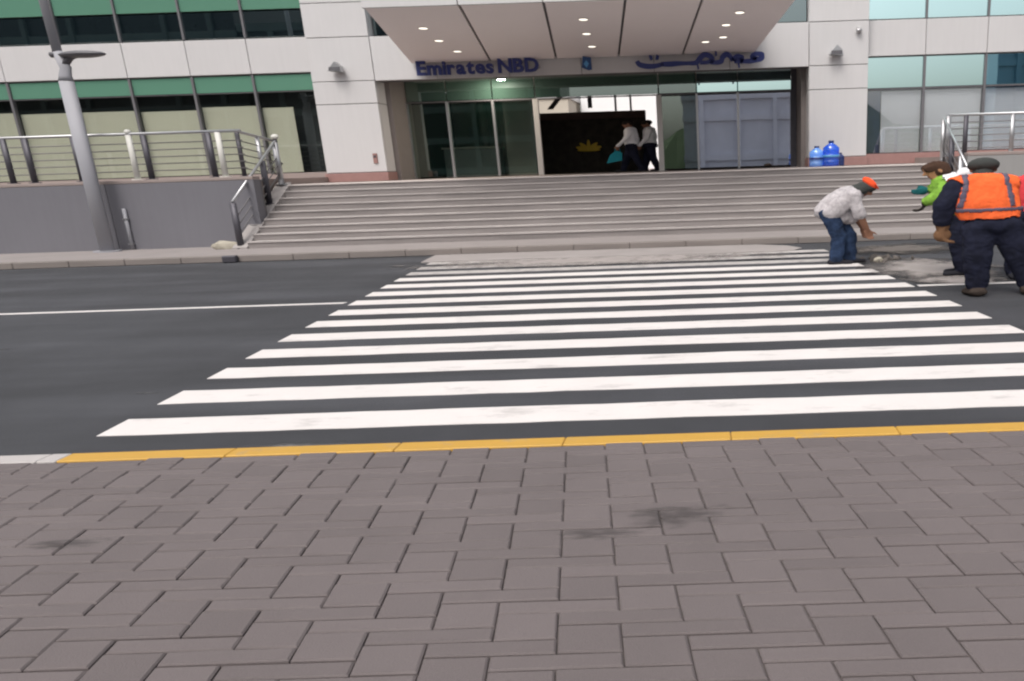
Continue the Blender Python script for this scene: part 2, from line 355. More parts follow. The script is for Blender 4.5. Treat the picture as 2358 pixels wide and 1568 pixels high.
# near pavement: sand bed, kerb stones and paving blocks laid herringbone
pav = tag(MB().slab([(-60, -40), (60, -40), (60, 3.83), (-60, 3.83)], -0.04, 0.106).build('pavement', M['joint']), kind='structure')
UX, UY, SK, PY0 = 0.226, 0.0755, -0.17, 3.83
def paver_mesh(w, h, seed):
    r = random.Random(seed); g = 0.0029; gy = 0.0040; c = 0.0052
    j = lambda: r.uniform(-.0012, .0012)
    lo = [(g + j(), gy + j()), (w - g + j(), gy + j()), (w - g + j(), h - gy + j()), (g + j(), h - gy + j())]
    cc = 0.0075
    hi = [(g + cc, gy + c), (w - g - cc, gy + c), (w - g - cc, h - gy - c), (g + cc, h - gy - c)]
    v = [(x + SK * y, y, -0.03) for x, y in lo] + [(x + SK * y, y, -0.006) for x, y in lo] + [(x + SK * y, y, 0.0) for x, y in hi]
    f = [(8, 9, 10, 11)]
    for a in range(4):
        b = (a + 1) % 4; f += [(a, b, 4 + b, 4 + a), (4 + a, 4 + b, 8 + b, 8 + a)]
    return v, f
vari = {'H': [paver_mesh(2 * UX, UY, k) for k in range(6)], 'V': [paver_mesh(UX, 2 * UY, 20 + k) for k in range(6)]}
meshes = {}
for o_, lst in vari.items():
    for k, (v, f) in enumerate(lst):
        me = bpy.data.meshes.new('paving_block'); me.from_pydata(v, [], f); me.materials.append(M['paver']); meshes[(o_, k)] = me
near, far = [], MB()
for row in range(-1, 40):
    for cidx in range(-44, 44):
        k = (cidx - row) % 4
        if k == 0: typ = 'H'
        elif k == 3: typ = 'V'
        else: continue
        if row < 0 and typ == 'H': continue
        # rows run away from the kerb towards the viewer
        yb = PY0 - (row + 1) * UY; xb = cidx * UX
        if typ == 'V': yb -= UY
        wx = xb + SK * (yb - 2.8) ; cx = wx + UX * .7
        if yb + 2 * UY > PY0 + 1e-4 and typ == 'V': yb = yb
        # seen width of the pavement at this distance
        xl = -1.25 * yb * 0.86 - 0.55; xr = 0.53 * yb + 0.35
        vis = (yb > 1.62) and (xl < cx < xr)
        (near if vis else None) is not None and near.append((abs(yb - 1.8), typ, wx, yb))
        if not vis and yb > 0.6: 
            v, f = vari[typ][(row + cidx) % 6]; b = len(far.v); z = 0.12 + random.uniform(-.0015, .0015)
            far.v += [(x + wx, y + yb, zz + z) for x, y, zz in v]; far.f += [tuple(b + q for q in ff) for ff in f]
near.sort()
for i, (_, typ, wx, yb) in enumerate(near):
    z = 0.12 + random.uniform(-.002, .002)
    if i < 300:
        o = link('paving_block', meshes[(typ, random.randrange(6))], pav)
        o.location = (wx, yb, z); o.rotation_euler = (random.uniform(-.006, .006), random.uniform(-.004, .004), 0)
    else:
        v, f = vari[typ][i % 6]; b = len(far.v)
        far.v += [(x + wx, y + yb, zz + z) for x, y, zz in v]; far.f += [tuple(b + q for q in ff) for ff in f]
tag(far.build('paving_blocks_beyond', M['paver'], pav), kind='stuff')
print('pavers', len(near))
# kerb stones of the near pavement
kerb = tag(MB().box(-60, 60, 3.845, 3.95, -0.04, 0.09).build('kerb', M['kerb']), kind='structure')
x = -12.0
while x < 12.0:
    paint = M['yellow'] if x >= -3.885 else M['kerb']
    x1 = -3.88 if x < -3.88 < x + 1.0 else x + 1.0
    MB().box(x + .0015, x1 - .0015, 3.838, 3.957, 0.091, 0.124, 0.006).build('kerb_stone', paint, kerb)
    x = x1

# far pavement and kerb
MBw = MB().slab([(-90, 15.08), (90, 15.08), (90, 17.3), (-90, 17.3)], -0.04, 0.128)
tag(MBw.build('far_pavement', M['walk_far']), kind='structure')
fk = tag(MB().box(-90, 90, 14.93, 15.06, -0.04, 0.10).build('far_kerb', M['kerb_far']), kind='structure')
x = -22.0
while x < 14:
    MB().box(x + .004, x + 1.196, 14.90, 15.075, 0.0, 0.138 + random.uniform(-.004, .004), 0.012).build('kerb_stone', M['kerb_far'], fk)
    x += 1.2
MB().box(-10.25, -9.95, 14.78, 14.895, 0.002, 0.15, 0.02).build('dark_kerb_end', M['dsteel'], fk)
# worn concrete apron at the foot of the stairs, and dust round the dig
ap = blob(-1.75, 13.95, 3.55, 0.62, 5, n=60, k=0.06, skew=-0.35)
tag(MB().slab([(x * 1.0, y) for x, y in [(-5.75, 14.85), (-5.6, 13.7), (1.25, 13.6), (1.75, 13.7), (1.95, 14.0), (1.7, 14.5), (1.1, 14.85)]], 0.0, 0.018).build('concrete_apron', M['apron']), kind='structure')

# ---------------------------------------------------------------- staircase
N_ST = 9; RISE = (1.54 - 0.128) / N_ST; TR = 0.262; SX0, SX1 = -10.75, 6.35
stairs = thing('staircase', (-2.2, 16.5, 0.128), 'wide flight of grey-brown stone steps up to the bank entrance', 'stairs')
for i in range(N_ST):
    y = 16.5 + TR * i; z0 = 0.128 + RISE * i; z1 = z0 + RISE
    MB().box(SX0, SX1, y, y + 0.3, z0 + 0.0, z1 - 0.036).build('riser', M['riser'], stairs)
    if i < N_ST - 1:
        xs = [SX0] + [SX0 + 2.4 * k + random.uniform(-.3, .3) for k in range(1, 7)] + [SX1]
        for a, b in zip(xs[:-1], xs[1:]):
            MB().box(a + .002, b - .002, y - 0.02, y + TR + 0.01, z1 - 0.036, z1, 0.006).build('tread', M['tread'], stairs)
x = SX0
for k in range(9):
    x1 = min(x + 1.9, SX1 if k < 8 else SX1)
    if x1 - x > 0.05: MB().box(x + .002, x1 - .002, 16.5 + TR * 8 - .03, 16.5 + TR * 8 + .45, 1.54 - 0.036, 1.54, 0.006).build('landing_edge', M['nosing'], stairs)
    x = x1
tag(MB().slab([(-11.2, 19.05), (6.4, 19.05), (6.4, 60), (-11.2, 60)], 1.2, 1.538).build('landing', M['terrace']), kind='structure')

# retaining walls and terraces beside the stairs
def ret_wall(xa, xb, label, m, jx):
    w = thing('retaining_wall', ((xa + xb) / 2, 17.25, 0.13), label, 'wall')
    xs = [xa] + jx + [xb]
    for a, b in zip(xs[:-1], xs[1:]):
        MB().box(a + .003, b - .003, 17.2, 17.45, 0.10, 1.70, 0.008).build('wall_panel', m, w)
    MB().box(xa, xb, 17.19, 17.47, 1.702, 1.78, 0.01).build('coping', M['terrace'], w)
    MB().box(xa, xb, 17.44, 17.5, 0.10, 1.69).build('wall_core', M['gap'], w)
    return w
ret_wall(-26, -10.78, 'grey rendered retaining wall behind the street lamp, left of the stairs', M['wall'], [-18.9, -14.35])
ret_wall(6.38, 14, 'pale grey retaining wall at the right end of the stairs', M['wall_r'], [9.2])
tag(MB().slab([(-26, 17.5), (-11.2, 17.5), (-11.2, 21.9), (-26, 21.9)], 1.3, 1.70).build('left_terrace', M['terrace']), kind='structure')
tag(MB().slab([(6.4, 17.5), (14, 17.5), (14, 21.9), (6.4, 21.9)], 1.3, 1.70).build('right_terrace', M['terrace']), kind='structure')

# ---------------------------------------------------------------- the bank building
B = thing('bank_building', (-3, 21.5, 1.54), 'white panelled bank building with green glazing and a projecting entrance canopy', 'building')
FY = 21.5; GY = 21.8
def panel(x0, x1, z0, z1, y, m, name='cladding_panel', d=0.08, par=B, g=0.009):
    return MB().box(x0 + g, x1 - g, y, y + d, z0 + g, z1 - g, 0.008).build(name, m, par)
# columns
for (xa, xb, zs) in ((-11.25, -9.42, [1.80, 3.75, 4.38, 5.57, 6.48, 7.6, 8.7]), (3.2, 4.93, [1.80, 3.72, 4.38, 5.56, 6.6, 7.6, 8.7])):
    for a, b in zip(zs[:-1], zs[1:]): panel(xa, xb, a, b, FY, M['panel'])
    MB().box(xa + .02, xb - .02, FY + .05, FY + .9, 1.54, 8.7).build('column_core', M['gap'], B)
    for xs, sgn in ((xa, -1), (xb, 1)):
        for a, b in zip(zs[:-1], zs[1:]):
            lo, hi = (xs - .0, xs + .03) if sgn < 0 else (xs - .03, xs)
            MB().box(lo, hi, FY + .085, FY + .6, a + .009, b - .009).build('return_panel', M['panel'], B)
    MB().box(xa - .03, xb + .03, FY - .06, FY + .6, 1.54, 1.79, 0.01).build('plinth', M['red'], B)
# beam over the entrance, in panels
bx = [-9.42, -7.6, -5.5, -3.4, -1.3, 0.9, 3.2]
for a, b in zip(bx[:-1], bx[1:]):
    panel(a, b, 4.36, 5.57, FY + .004, M['panel'])
MB().box(-9.41, 3.19, FY + .06, FY + .5, 4.372, 5.56).build('beam_core', M['gap'], B)
# glazing above the beam
for a, b in zip(bx[:-1], bx[1:]):
    panel(a, b, 5.60, 8.7, GY, M['vision'], 'glass_pane', 0.02, g=0.03)
MB().box(-9.42, 3.2, GY + .35, GY + .4, 4.6, 8.7).build('room_back', M['inside'], B)

def strip_wall(xs, side):
    x0, x1 = xs[0], xs[-1]
    up, low, blind = (M['vision'], M['clear'], M['blind_l']) if side == 'L' else (M['mirror'], M['clear_r'], M['blind_r'])
    for a, b in zip(xs[:-1], xs[1:]):
        panel(a, b, 4.69 if side == 'L' else 4.61, 5.66 if side == 'L' else 5.60, GY - .06, M['panel'])
        if side == 'L':
            panel(a, b, 5.68, 6.40, GY, M['vision'], 'glass_pane', 0.02, g=0.012)
            panel(a, b, 6.42, 7.0, GY, M['spandrel'], 'spandrel_pane', 0.02, g=0.012)
            panel(a, b, 7.02, 8.7, GY, M['vision'], 'glass_pane', 0.02, g=0.012)
            panel(a, b, 4.20, 4.67, GY, M['spandrel'], 'spandrel_pane', 0.02, g=0.012)
            panel(a, b, 1.86, 4.18, GY, M['clear'], 'glass_pane', 0.02, g=0.012)
            bz = 3.80 + random.uniform(-.05, .04)
            bb = b if b < -11.6 else -11.75
            if b > -11.6: bb = a + 1.0
            MB().box(a + .04, bb - .04, GY + .10, GY + .11, 1.88, bz).build('roller_blind', M['blind_l'], B)
        else:
            panel(a, b, 5.62, 8.7, GY, M['mirror'], 'glass_pane', 0.02, g=0.012)
            panel(a, b, 3.72, 4.60, GY, M['mirror'], 'glass_pane', 0.02, g=0.012)
            panel(a, b, 1.86, 3.69, GY, M['clear_r'], 'glass_pane', 0.02, g=0.012)
            aa = a + .5 if a < 5.5 else a + .06
            if a < 5.5: MB().box(a + .05, aa - .03, GY + .10, GY + .12, 1.88, 3.66).build('navy_backing', M['navy_sheet'], B)  # added navy sheet, colours the dark strip of pane without a blind
            MB().box(aa, b - .04, GY + .10, GY + .11, 1.88, 3.64).build('roller_blind', M['blind_r'], B)
    for x in xs[1:-1]:
        MB().box(x - .035, x + .035, GY - .05, GY + .06, 1.86, 4.67 if side == 'L' else 4.60).build('mullion', M['frame'], B)
        MB().box(x - .03, x + .03, GY - .05, GY + .06, 5.68 if side == 'L' else 5.61, 8.7).build('mullion', M['frame'], B)
    MB().box(x0, x1, GY - .03, GY + .05, 3.69 if side == 'R' else 4.182, 3.72 if side == 'R' else 4.198).build('transom_bar', M['frame'], B)
    MB().box(x0, x1, GY - .25, GY + .3, 1.54, 1.85, 0.01).build('plinth', M['red'] if side == 'R' else M['terrace'], B)
    MB().box(x0, x1, GY + .5, GY + .56, 1.5, 8.7).build('room_back', M['inside'], B)
    MB().box(x0, x1, GY + .03, GY + .5, 4.3, 5.66).build('floor_slab', M['gap'], B)
strip_wall([-24.0, -22.1, -20.3, -18.5, -16.72, -14.88, -13.1, -11.25], 'L')
strip_wall([4.93, 6.65, 8.45, 10.25, 12.05, 13.9], 'R')
MB().box(-24, 13.9, FY - .1, FY + 1.0, 8.72, 9.3, 0.02).build('parapet', M['panel'], B)
MB().box(-24, 13.9, FY + .3, FY + 8.0, 9.0, 9.25).build('roof', M['gap'], B)

# recessed entrance: jambs, ceiling, glazed screen
EY = 23.2
MB().box(-9.42, -9.28, FY + .61, EY + .4, 1.54, 4.60).build('jamb', M['jamb'], B)
MB().box(3.06, 3.2, FY + .61, EY + .4, 1.54, 4.60).build('jamb', M['jamb'], B)
MB().box(-9.42, 3.2, FY + .505, EY + 6.4, 4.605, 4.7).build('lobby_ceiling', M['soffit'], B)
mx = [-9.28, -8.0, -6.55, -5.2, -1.3, -0.1, 1.2, 2.9]
for a, b in zip(mx[:-1], mx[1:]):
    panel(a, b, 3.90, 4.60, EY, M['mirror'] if a > -0.5 else M['transom'], 'transom_pane', 0.02, g=0.015)
    if not (a == -5.2):
        panel(a, b, 1.58, 3.86, EY, M['door_r'] if a > -0.5 else M['door'], 'glass_pane', 0.02, g=0.02)
for x in mx:
    big = x in (-5.2, -1.3)
    w = 0.085 if big else 0.035
    MB().box(x - w, x + w, EY - .06, EY + .06, 1.54, 3.88).build('door_post', M['pframe'] if big else M['steel'] if x != 2.9 else M['dsteel'], B)
MB().box(-9.28, 2.9, EY - .05, EY + .05, 3.865, 3.895).build('door_head', M['frame'], B)
MB().box(2.9, 3.06, EY - .02, EY + .1, 1.54, 4.6).build('side_infill', M['dsteel'], B)
# sliding leaf frames on the right
for (a, b) in ((1.30, 2.75),):
    f = MB().box(a, a + .09, EY + .10, EY + .16, 1.56, 3.55).box(b - .09, b, EY + .10, EY + .16, 1.56, 3.55).box(a, b, EY + .101, EY + .159, 3.46, 3.56)
    f.build('inner_door_frame', M['dsteel'], B)
# lobby behind the glass
MB().box(-11.0, -9.5, EY + .5, 30, 1.54, 4.6).build('lobby_side_wall', M['inside'], B)
MB().box(3.3, 4.4, EY + .5, 30, 1.54, 4.6).build('lobby_side_wall', M['inside'], B)
MB().box(-6.3, -2.12, 28.0, 28.3, 1.54, 3.54).build('feature_wall', M['leafwall'], B)
MB().box(-6.3, -2.12, 27.97, 28.33, 3.542, 3.80).build('feature_wall_top', M['brown'], B)
MB().box(-9.5, -6.3, 28.02, 28.3, 1.54, 4.6).build('lobby_back_wall', M['tread'], B)
MB().box(-1.62, 3.3, 28.02, 28.3, 1.54, 4.6).build('lobby_back_wall', M['inside'], B)
for x in (-7.2, -7.9): MB().tube([(x, 26.5, 1.54), (x, 26.5, 4.6)], 0.16, 12).build('lobby_column', M['jamb'], B)
MB().box(-9.0, -7.1, 25.2, 25.8, 1.54, 2.5, 0.02).build('reception_desk', M['pole'], B)
MB().box(-9.05, -7.05, 25.15, 25.85, 2.502, 2.56, 0.01).build('desk_top', M['nosing'], B)
MB().box(-6.75, -5.75, 25.0, 25.6, 1.54, 4.6, 0.02).build('stone_pier', M['tread'], B)
MB().box(-8.9, -8.1, 27.9, 28.015, 2.9, 3.4).build('notice_screen', M['pole'], B)
for x_ in (-6.4,):      # the lit downlight under the entrance ceiling
    MB().tube([(x_, 22.5, 4.585), (x_, 22.5, 4.604)], .17, 20).build('recess_lamp_trim', M['pframe'], B)
    lo_ = MB().tube([(x_, 22.5, 4.578), (x_, 22.5, 4.584)], .13, 20).build('recess_lamp', M['downl'], B)
    al = bpy.data.lights.new('recess_lamp_light', 'AREA'); al.shape = 'DISK'; al.size = 0.26; al.energy = 65; al.color = (1.0, 0.90, 0.76)
    ao = bpy.data.objects.new('recess_lamp_light', al); COL.objects.link(ao); ao.location = (x_, 22.5, 4.57); put(ao, B)
MB().box(-4.2, -4.05, 27.4, 27.5, 3.9, 4.6).build('ceiling_hanger', M['dsteel'], B)
MB().prism([(-5.75, 3.9), (-5.55, 3.9), (-5.0, 4.5), (-5.2, 4.5)], 27.5, 27.6).build('ceiling_brace', M['dsteel'], B)
for x in (-3.35, -2.75): MB().box(x - .04, x + .04, 29.0, 29.1, 1.54, 4.6).build('rear_mullion', M['steel'], B)
# gold emblem on the dark wall: a plain petal ornament
em = thing('wall_emblem', (-4.36, 27.96, 2.3), 'gold petal-shaped emblem on the dark lobby wall', 'emblem')
for k in range(5):
    a = math.radians(20 + 35 * k); dx, dz = math.cos(a), math.sin(a)
    MB().ell((-4.36 + dx * .30, 27.95, 2.42 + dz * .14), (.22, .03, .075), rot=Euler((0, -math.atan2(dz * .14, dx * .3), 0))).build('petal', M['gold'], em, True)
MB().ell((-4.36, 27.945, 2.39), (.46, .035, .055)).build('emblem_base', M['gold'], em, True)

# canopy: sloping soffit in five bays, front fascia, downlights
yb_, yf_ = 21.44, 16.0
zb_, zf_ = 4.80, 5.15
xb_ = [-8.30, -6.00, -4.10, -2.30, -0.45, 1.65]
xf_ = [-7.06, -5.03, -3.24, -1.50, 0.15, 2.23]
def sof(x0b, x1b, x0f, x1f, g=0.032, t=0.05):
    mb = MB()
    def P(xb, xf, dz): return (xb, yb_, zb_ + dz), (xf, yf_, zf_ + dz)
    a0, a1 = P(x0b + g, x0f + g, 0); b0, b1 = P(x1b - g, x1f - g, 0)
    c0, c1 = P(x0b + g, x0f + g, t); d0, d1 = P(x1b - g, x1f - g, t)
    mb.v = [a0, a1, b1, b0, c0, c1, d1, d0]
    mb.f = [(0, 1, 2, 3), (4, 7, 6, 5), (0, 4, 5, 1), (1, 5, 6, 2), (2, 6, 7, 3), (3, 7, 4, 0)]
    return mb
mb = MB()
mb.v = [(xb_[0] + .05, yb_, zb_ + .055), (xf_[0] + .05, yf_ + .06, zf_ + .055), (xf_[-1] - .05, yf_ + .06, zf_ + .055), (xb_[-1] - .05, yb_, zb_ + .055)]
mb.v += [(x, y, 5.9) for x, y, z in mb.v]
mb.f = [(0, 1, 2, 3), (4, 7, 6, 5), (0, 4, 5, 1), (1, 5, 6, 2), (2, 6, 7, 3), (3, 7, 4, 0)]
can = mb.build('canopy', M['gap'], B); WM[can.name] = Matrix.Identity(4)
def sub(mb, name, m, smooth=False):
    o = mb.build(name, m, None, smooth); o.parent = can; o.matrix_parent_inverse = Matrix.Translation((3, -21.5, -1.54)) @ Matrix.Identity(4)
    o.matrix_parent_inverse = Matrix.Identity(4); return o
for i in range(5): sub(sof(xb_[i], xb_[i + 1], xf_[i], xf_[i + 1]), 'soffit_panel', M['soffit'])
for i in range(5):
    sub(MB().box(xf_[i] + .01, xf_[i + 1] - .01, yf_ - .06, yf_ - .0, zf_ - .03, zf_ + .55, 0.008), 'fascia_panel', M['panel'])
def on_soffit(x, y): return (x, y, zb_ + (yb_ - y) / (yb_ - yf_) * (zf_ - zb_))
# ten recessed downlights (three rows running back to the wall)
for (x, y) in ((-6.47, 17.75), (-6.55, 18.95), (-6.5, 20.15), (-2.64, 17.45), (-2.78, 18.75), (-2.86, 20.1), (0.98, 17.3), (0.70, 18.35), (0.66, 19.55), (0.2, 20.0)):
    c = Vector(on_soffit(x, y))
    sub(MB().tube([c + Vector((0, 0, -.012)), c + Vector((0, 0, -.002))], [.125, .13], 20), 'downlight_trim', M['soffit'])
    sub(MB().tube([c + Vector((0, 0, -.016)), c + Vector((0, 0, -.0125))], .10, 20), 'downlight', M['downl'])

# ---------------------------------------------------------------- signs
def text_mesh(ch, bold=0.034):
    cu = bpy.data.curves.new('t', 'FONT'); cu.body = ch; cu.extrude = 0.04; cu.offset = bold; cu.resolution_u = 3
    o = bpy.data.objects.new('t', cu); COL.objects.link(o)
    dg = bpy.context.evaluated_depsgraph_get(); me = bpy.data.meshes.new_from_object(o.evaluated_get(dg))
    bpy.data.objects.remove(o); bpy.data.curves.remove(cu); return me
sg = thing('latin_sign', (-6.2, 21.2, 4.44), 'blue raised letters reading Emirates NBD over the entrance', 'sign')
chars = []; cur = 0
for ch in 'Emirates NBD':
    if ch == ' ': cur += 0.17; continue
    me = text_mesh(ch); co = np.array([v.co for v in me.vertices]); w = co[:, 0].max() - co[:, 0].min()
    chars.append((me, cur - co[:, 0].min())); cur += w + 0.05
sx = 3.52 / cur; sz = 0.37 / 0.72
for me, dx in chars:
    for v in me.vertices: v.co = Vector(((v.co.x + dx) * sx - 8.06, 21.22 + v.co.z * 1.0, 4.445 + v.co.y * sz))
    me.materials.clear(); me.materials.append(M['blue'])
    bm = bmesh.new(); bm.from_mesh(me); bmesh.ops.recalc_face_normals(bm, faces=bm.faces); bm.to_mesh(me); bm.free()
    link('letter', me, sg)
for x in (-7.9, -7.0, -6.0, -5.0, -4.6):
    MB().box(x - .01, x + .01, 21.26, 21.5, 4.55, 4.57).build('fixing_pin', M['steel'], sg)
lg = thing('logo_sign', (-3.2, 21.2, 4.44), 'small upright blue logo plate between the two blue wordings', 'sign')
MB().prism([(-3.34, 4.50), (-3.30, 4.80), (-3.07, 4.77), (-3.06, 4.44), (-3.16, 4.42)], 21.18, 21.24).build('logo_plate', M['dblue'], lg)
MB().prism([(-3.28, 4.59), (-3.20, 4.69), (-3.13, 4.60), (-3.20, 4.49)], 21.16, 21.178).build('logo_diamond', M['lblue'], lg)
MB().box(-3.22, -3.2, 21.242, 21.5, 4.6, 4.62).build('fixing_pin', M['steel'], lg)
ar = thing('arabic_sign', (0, 21.2, 4.4), 'blue raised Arabic lettering over the right half of the entrance', 'sign')
def stroke(pts, w=1.0):
    """flat cut letter: a broad-nib ribbon along a smooth path; (u, v) run 0..1 over the sign"""
    P = [Vector((-1.76 + 3.6 * u, 4.40 + 0.36 * v)) for u, v in pts]; Q = [P[0]] + P + [P[-1]]; path = []
    for i in range(1, len(Q) - 2):
        for k in range(6):
            t = k / 6; a, b_, c, d = Q[i - 1:i + 3]
            path.append(0.5 * ((2 * b_) + (c - a) * t + (2 * a - 5 * b_ + 4 * c - d) * t * t + (3 * b_ - a - 3 * c + d) * t ** 3))
    path.append(P[-1]); L, R = [], []; n = len(path)
    for i, p in enumerate(path):
        d = path[min(i + 1, n - 1)] - path[max(i - 1, 0)]; d = d.normalized() if d.length > 1e-6 else Vector((1, 0))
        nib = (0.040 + 0.030 * abs(d.x)) * w * (0.75 + 0.25 * math.sin(math.pi * min(1, (i + 1) / n * 1.2)))
        o = Vector((-d.y * 1.5, d.x)) * nib; L.append(p + o); R.append(p - o)
    mb = MB()
    for y in (21.16, 21.23): mb.v += [(q.x, y, q.y) for q in L] + [(q.x, y, q.y) for q in R]
    for i in range(n - 1):
        mb.f += [(i, i + 1, n + i + 1, n + i), (2 * n + i, 3 * n + i, 3 * n + i + 1, 2 * n + i + 1), (i, 2 * n + i, 2 * n + i + 1, i + 1), (n + i, n + i + 1, 3 * n + i + 1, 3 * n + i)]
    mb.f += [(0, n, 3 * n, 2 * n), (n - 1, 3 * n - 1, 4 * n - 1, 2 * n - 1)]
    mb.build('letter', M['blue'], ar)
stroke([(0.0, .62), (.02, .36), (.07, .22), (.13, .2), (.19, .3), (.2, .42)])
stroke([(.19, .33), (.26, .32), (.33, .34), (.42, .33)])
stroke([(.10, .82), (.125, .86)]); stroke([(.15, .86), (.175, .82)])
stroke([(.42, .33), (.47, .36), (.50, .66), (.53, .9), (.57, .86), (.60, .56), (.56, .36), (.50, .36)])
stroke([(.58, .34), (.66, .36), (.68, .7), (.71, .92), (.74, .72), (.76, .4)])
stroke([(.76, .4), (.79, .7), (.83, .62), (.82, .38), (.77, .36)])
stroke([(.82, .36), (.88, .34), (.93, .4), (.985, .52), (.99, .8), (.94, .86), (.91, .66), (.95, .5)])
stroke([(.475, .02), (.49, .04)]); stroke([(.80, .03), (.815, .05)]); stroke([(.62, .98), (.635, .99)])
for x in (-1.3, 0.3, 1.5): MB().box(x - .01, x + .01, 21.22, 21.5, 4.5, 4.52).build('fixing_pin', M['steel'], ar)

# floodlights and small fittings on the columns
def wall_light(x, z, label, s=1.0):
    t = thing('wall_floodlight', (x, 21.5, z), label, 'light', 'floodlights on the columns')
    MB().box(x - .07, x + .07, 21.44, 21.50, z - .05 * s, z + .05 * s, .008).build('bracket', M['steel'], t)
    MB().prism([(x - .20 * s, z - .10 * s), (x + .20 * s, z - .13 * s), (x + .16 * s, z + .03 * s), (x + .02, z + .15 * s), (x - .1 * s, z + .02 * s)], 21.24, 21.438).build('lamp_body', M['steel'], t)
    MB().box(x - .15 * s, x + .16 * s, 21.225, 21.239, z - .10 * s, z + .0 * s).build('lens', M['lamp'], t)
wall_light(-10.42, 4.74, 'grey floodlight on the white column left of the canopy')
wall_light(3.95, 4.74, 'grey floodlight on the white column right of the canopy')
cc = thing('dome_camera', (4.62, 21.5, 5.3), 'tiny grey dome fitting high on the right column', 'camera')
MB().box(4.56, 4.68, 21.43, 21.5, 5.30, 5.38, .006).build('bracket', M['panel'], cc); MB().ell((4.62, 21.42, 5.28), (.09, .07, .06)).build('dome', M['steel'], cc, True)
cp_ = thing('wall_plate', (-9.72, 21.49, 2.05), 'small reddish plate low on the left column', 'plate')
MB().box(-9.79, -9.66, 21.47, 21.499, 2.05, 2.34, .006).build('plate', M['red'], cp_); MB().box(-9.76, -9.69, 21.462, 21.4695, 2.22, 2.28).build('plate_slot', M['dsteel'], cp_)

# ---------------------------------------------------------------- railings
def railing(name, label, ax, ya, za, bx_, yb2, zb2, posts, mats, rails, ht=1.05, pr=0.032, knob=(), bend=None):
    """posts at fractions t from a to b; rails at heights; sloping or level"""
    t_ = thing(name, ((ax + bx_) / 2, (ya + yb2) / 2, min(za, zb2)), label, 'railing')
    L = lambda t, h: (ax + (bx_ - ax) * t, ya + (yb2 - ya) * t, za + (zb2 - za) * t + h)
    for i, t in enumerate(posts):
        m = M[mats[i % len(mats)]]
        MB().tube([L(t, 0), L(t, ht - .02)], pr, 10, 1.6).build('post', m, t_, True)
        MB().tube([L(t, 0), L(t, .02)], pr * 2.1, 12, 1.5).build('base_plate', m, t_)
        if i in knob: MB().ell(L(t, ht + .05), (.085, .055, .06)).build('post_cap', M['wpost'], t_, True)
    for h in rails: MB().tube([L(0, h), L(1, h)], 0.013, 6).build('rail', M['bar'], t_, True)
    MB().tube([L(0, ht), L(.5, ht), L(1, ht)], 0.034, 10).build('handrail', M['steel'], t_, True)
    return t_
lv = [.2, .36, .52, .68, .84]
railing('terrace_railing', 'horizontal-bar steel railing along the top of the left retaining wall', -24, 17.33, 1.78, -10.95, 17.33, 1.78,
        [(x + 24) / 13.05 for x in (-23.2, -21.5, -19.8, -18.2, -16.62, -16.1, -14.95, -13.62, -13.28, -11.74, -11.5)],
        ['dsteel', 'steel', 'dsteel', 'steel', 'dsteel', 'dsteel', 'dsteel', 'wpost', 'dsteel', 'dsteel', 'wpost'], lv, 1.06, 0.045, knob=(7,))
railing('terrace_railing', 'horizontal-bar steel railing on the terrace right of the stairs', 6.32, 18.5, 1.70, 13.8, 18.5, 1.70,
        [0.0, .06, .22, .4, .6, .8, .99], ['steel', 'dsteel', 'steel'], lv, 1.02, 0.04)
railing('terrace_railing', 'short return of the left terrace railing running back to the landing', -11.12, 17.42, 1.78, -11.12, 18.85, 1.60,
        [0.02, .55], ['dsteel', 'steel'], lv, 1.06, 0.035)
railing('stair_railing', 'sloping steel handrail on dark posts at the left end of the stairs', -10.95, 16.55, 0.128, -10.95, 18.62, 1.54,
        [0.0, .34, .68, 1.0], ['dsteel', 'dsteel', 'dsteel', 'steel'], [.3, .5, .7], 1.08, 0.05)
railing('stair_railing', 'sloping steel handrail at the right end of the stairs behind the workers', 6.25, 16.55, 0.128, 6.25, 18.62, 1.54,
        [0.0, .34, .68, 1.0], ['dsteel', 'steel', 'dsteel', 'steel'], [.3, .5, .7], 1.12, 0.045)
ep = thing('end_post', (-11.1, 18.66, 1.54), 'slim post with a white ball top at the left end of the landing', 'post')
MB().tube([(-11.08, 18.9, 1.54), (-11.08, 18.9, 2.70)], .03, 10, 1.5).build('post', M['dsteel'], ep, True)
MB().ell((-11.08, 18.9, 2.76), (.10, .06, .065)).build('ball', M['wpost'], ep, True)
MB().ell((-11.08, 18.9, 2.08), (.085, .05, .05)).build('collar', M['dsteel'], ep, True)
# side stringer of the stairs, between the wall and the steps
st = MB(); st.v = [(-11.1, 16.45, .10), (-10.75, 16.45, .10), (-10.75, 18.7, .10), (-11.1, 18.7, .10), (-11.1, 16.45, .16), (-10.75, 16.45, .16), (-10.75, 18.7, 1.60), (-11.1, 18.7, 1.60)]
st.f = [(0, 3, 2, 1), (4, 5, 6, 7), (0, 1, 5, 4), (1, 2, 6, 5), (2, 3, 7, 6), (3, 0, 4, 7)]; st.build('stringer', M['tread'], stairs)
st2 = MB(); st2.v = [(x + 17.2, y, z) for x, y, z in st.v]; st2.f = st.f[:]; st2.build('stringer', M['tread'], stairs)

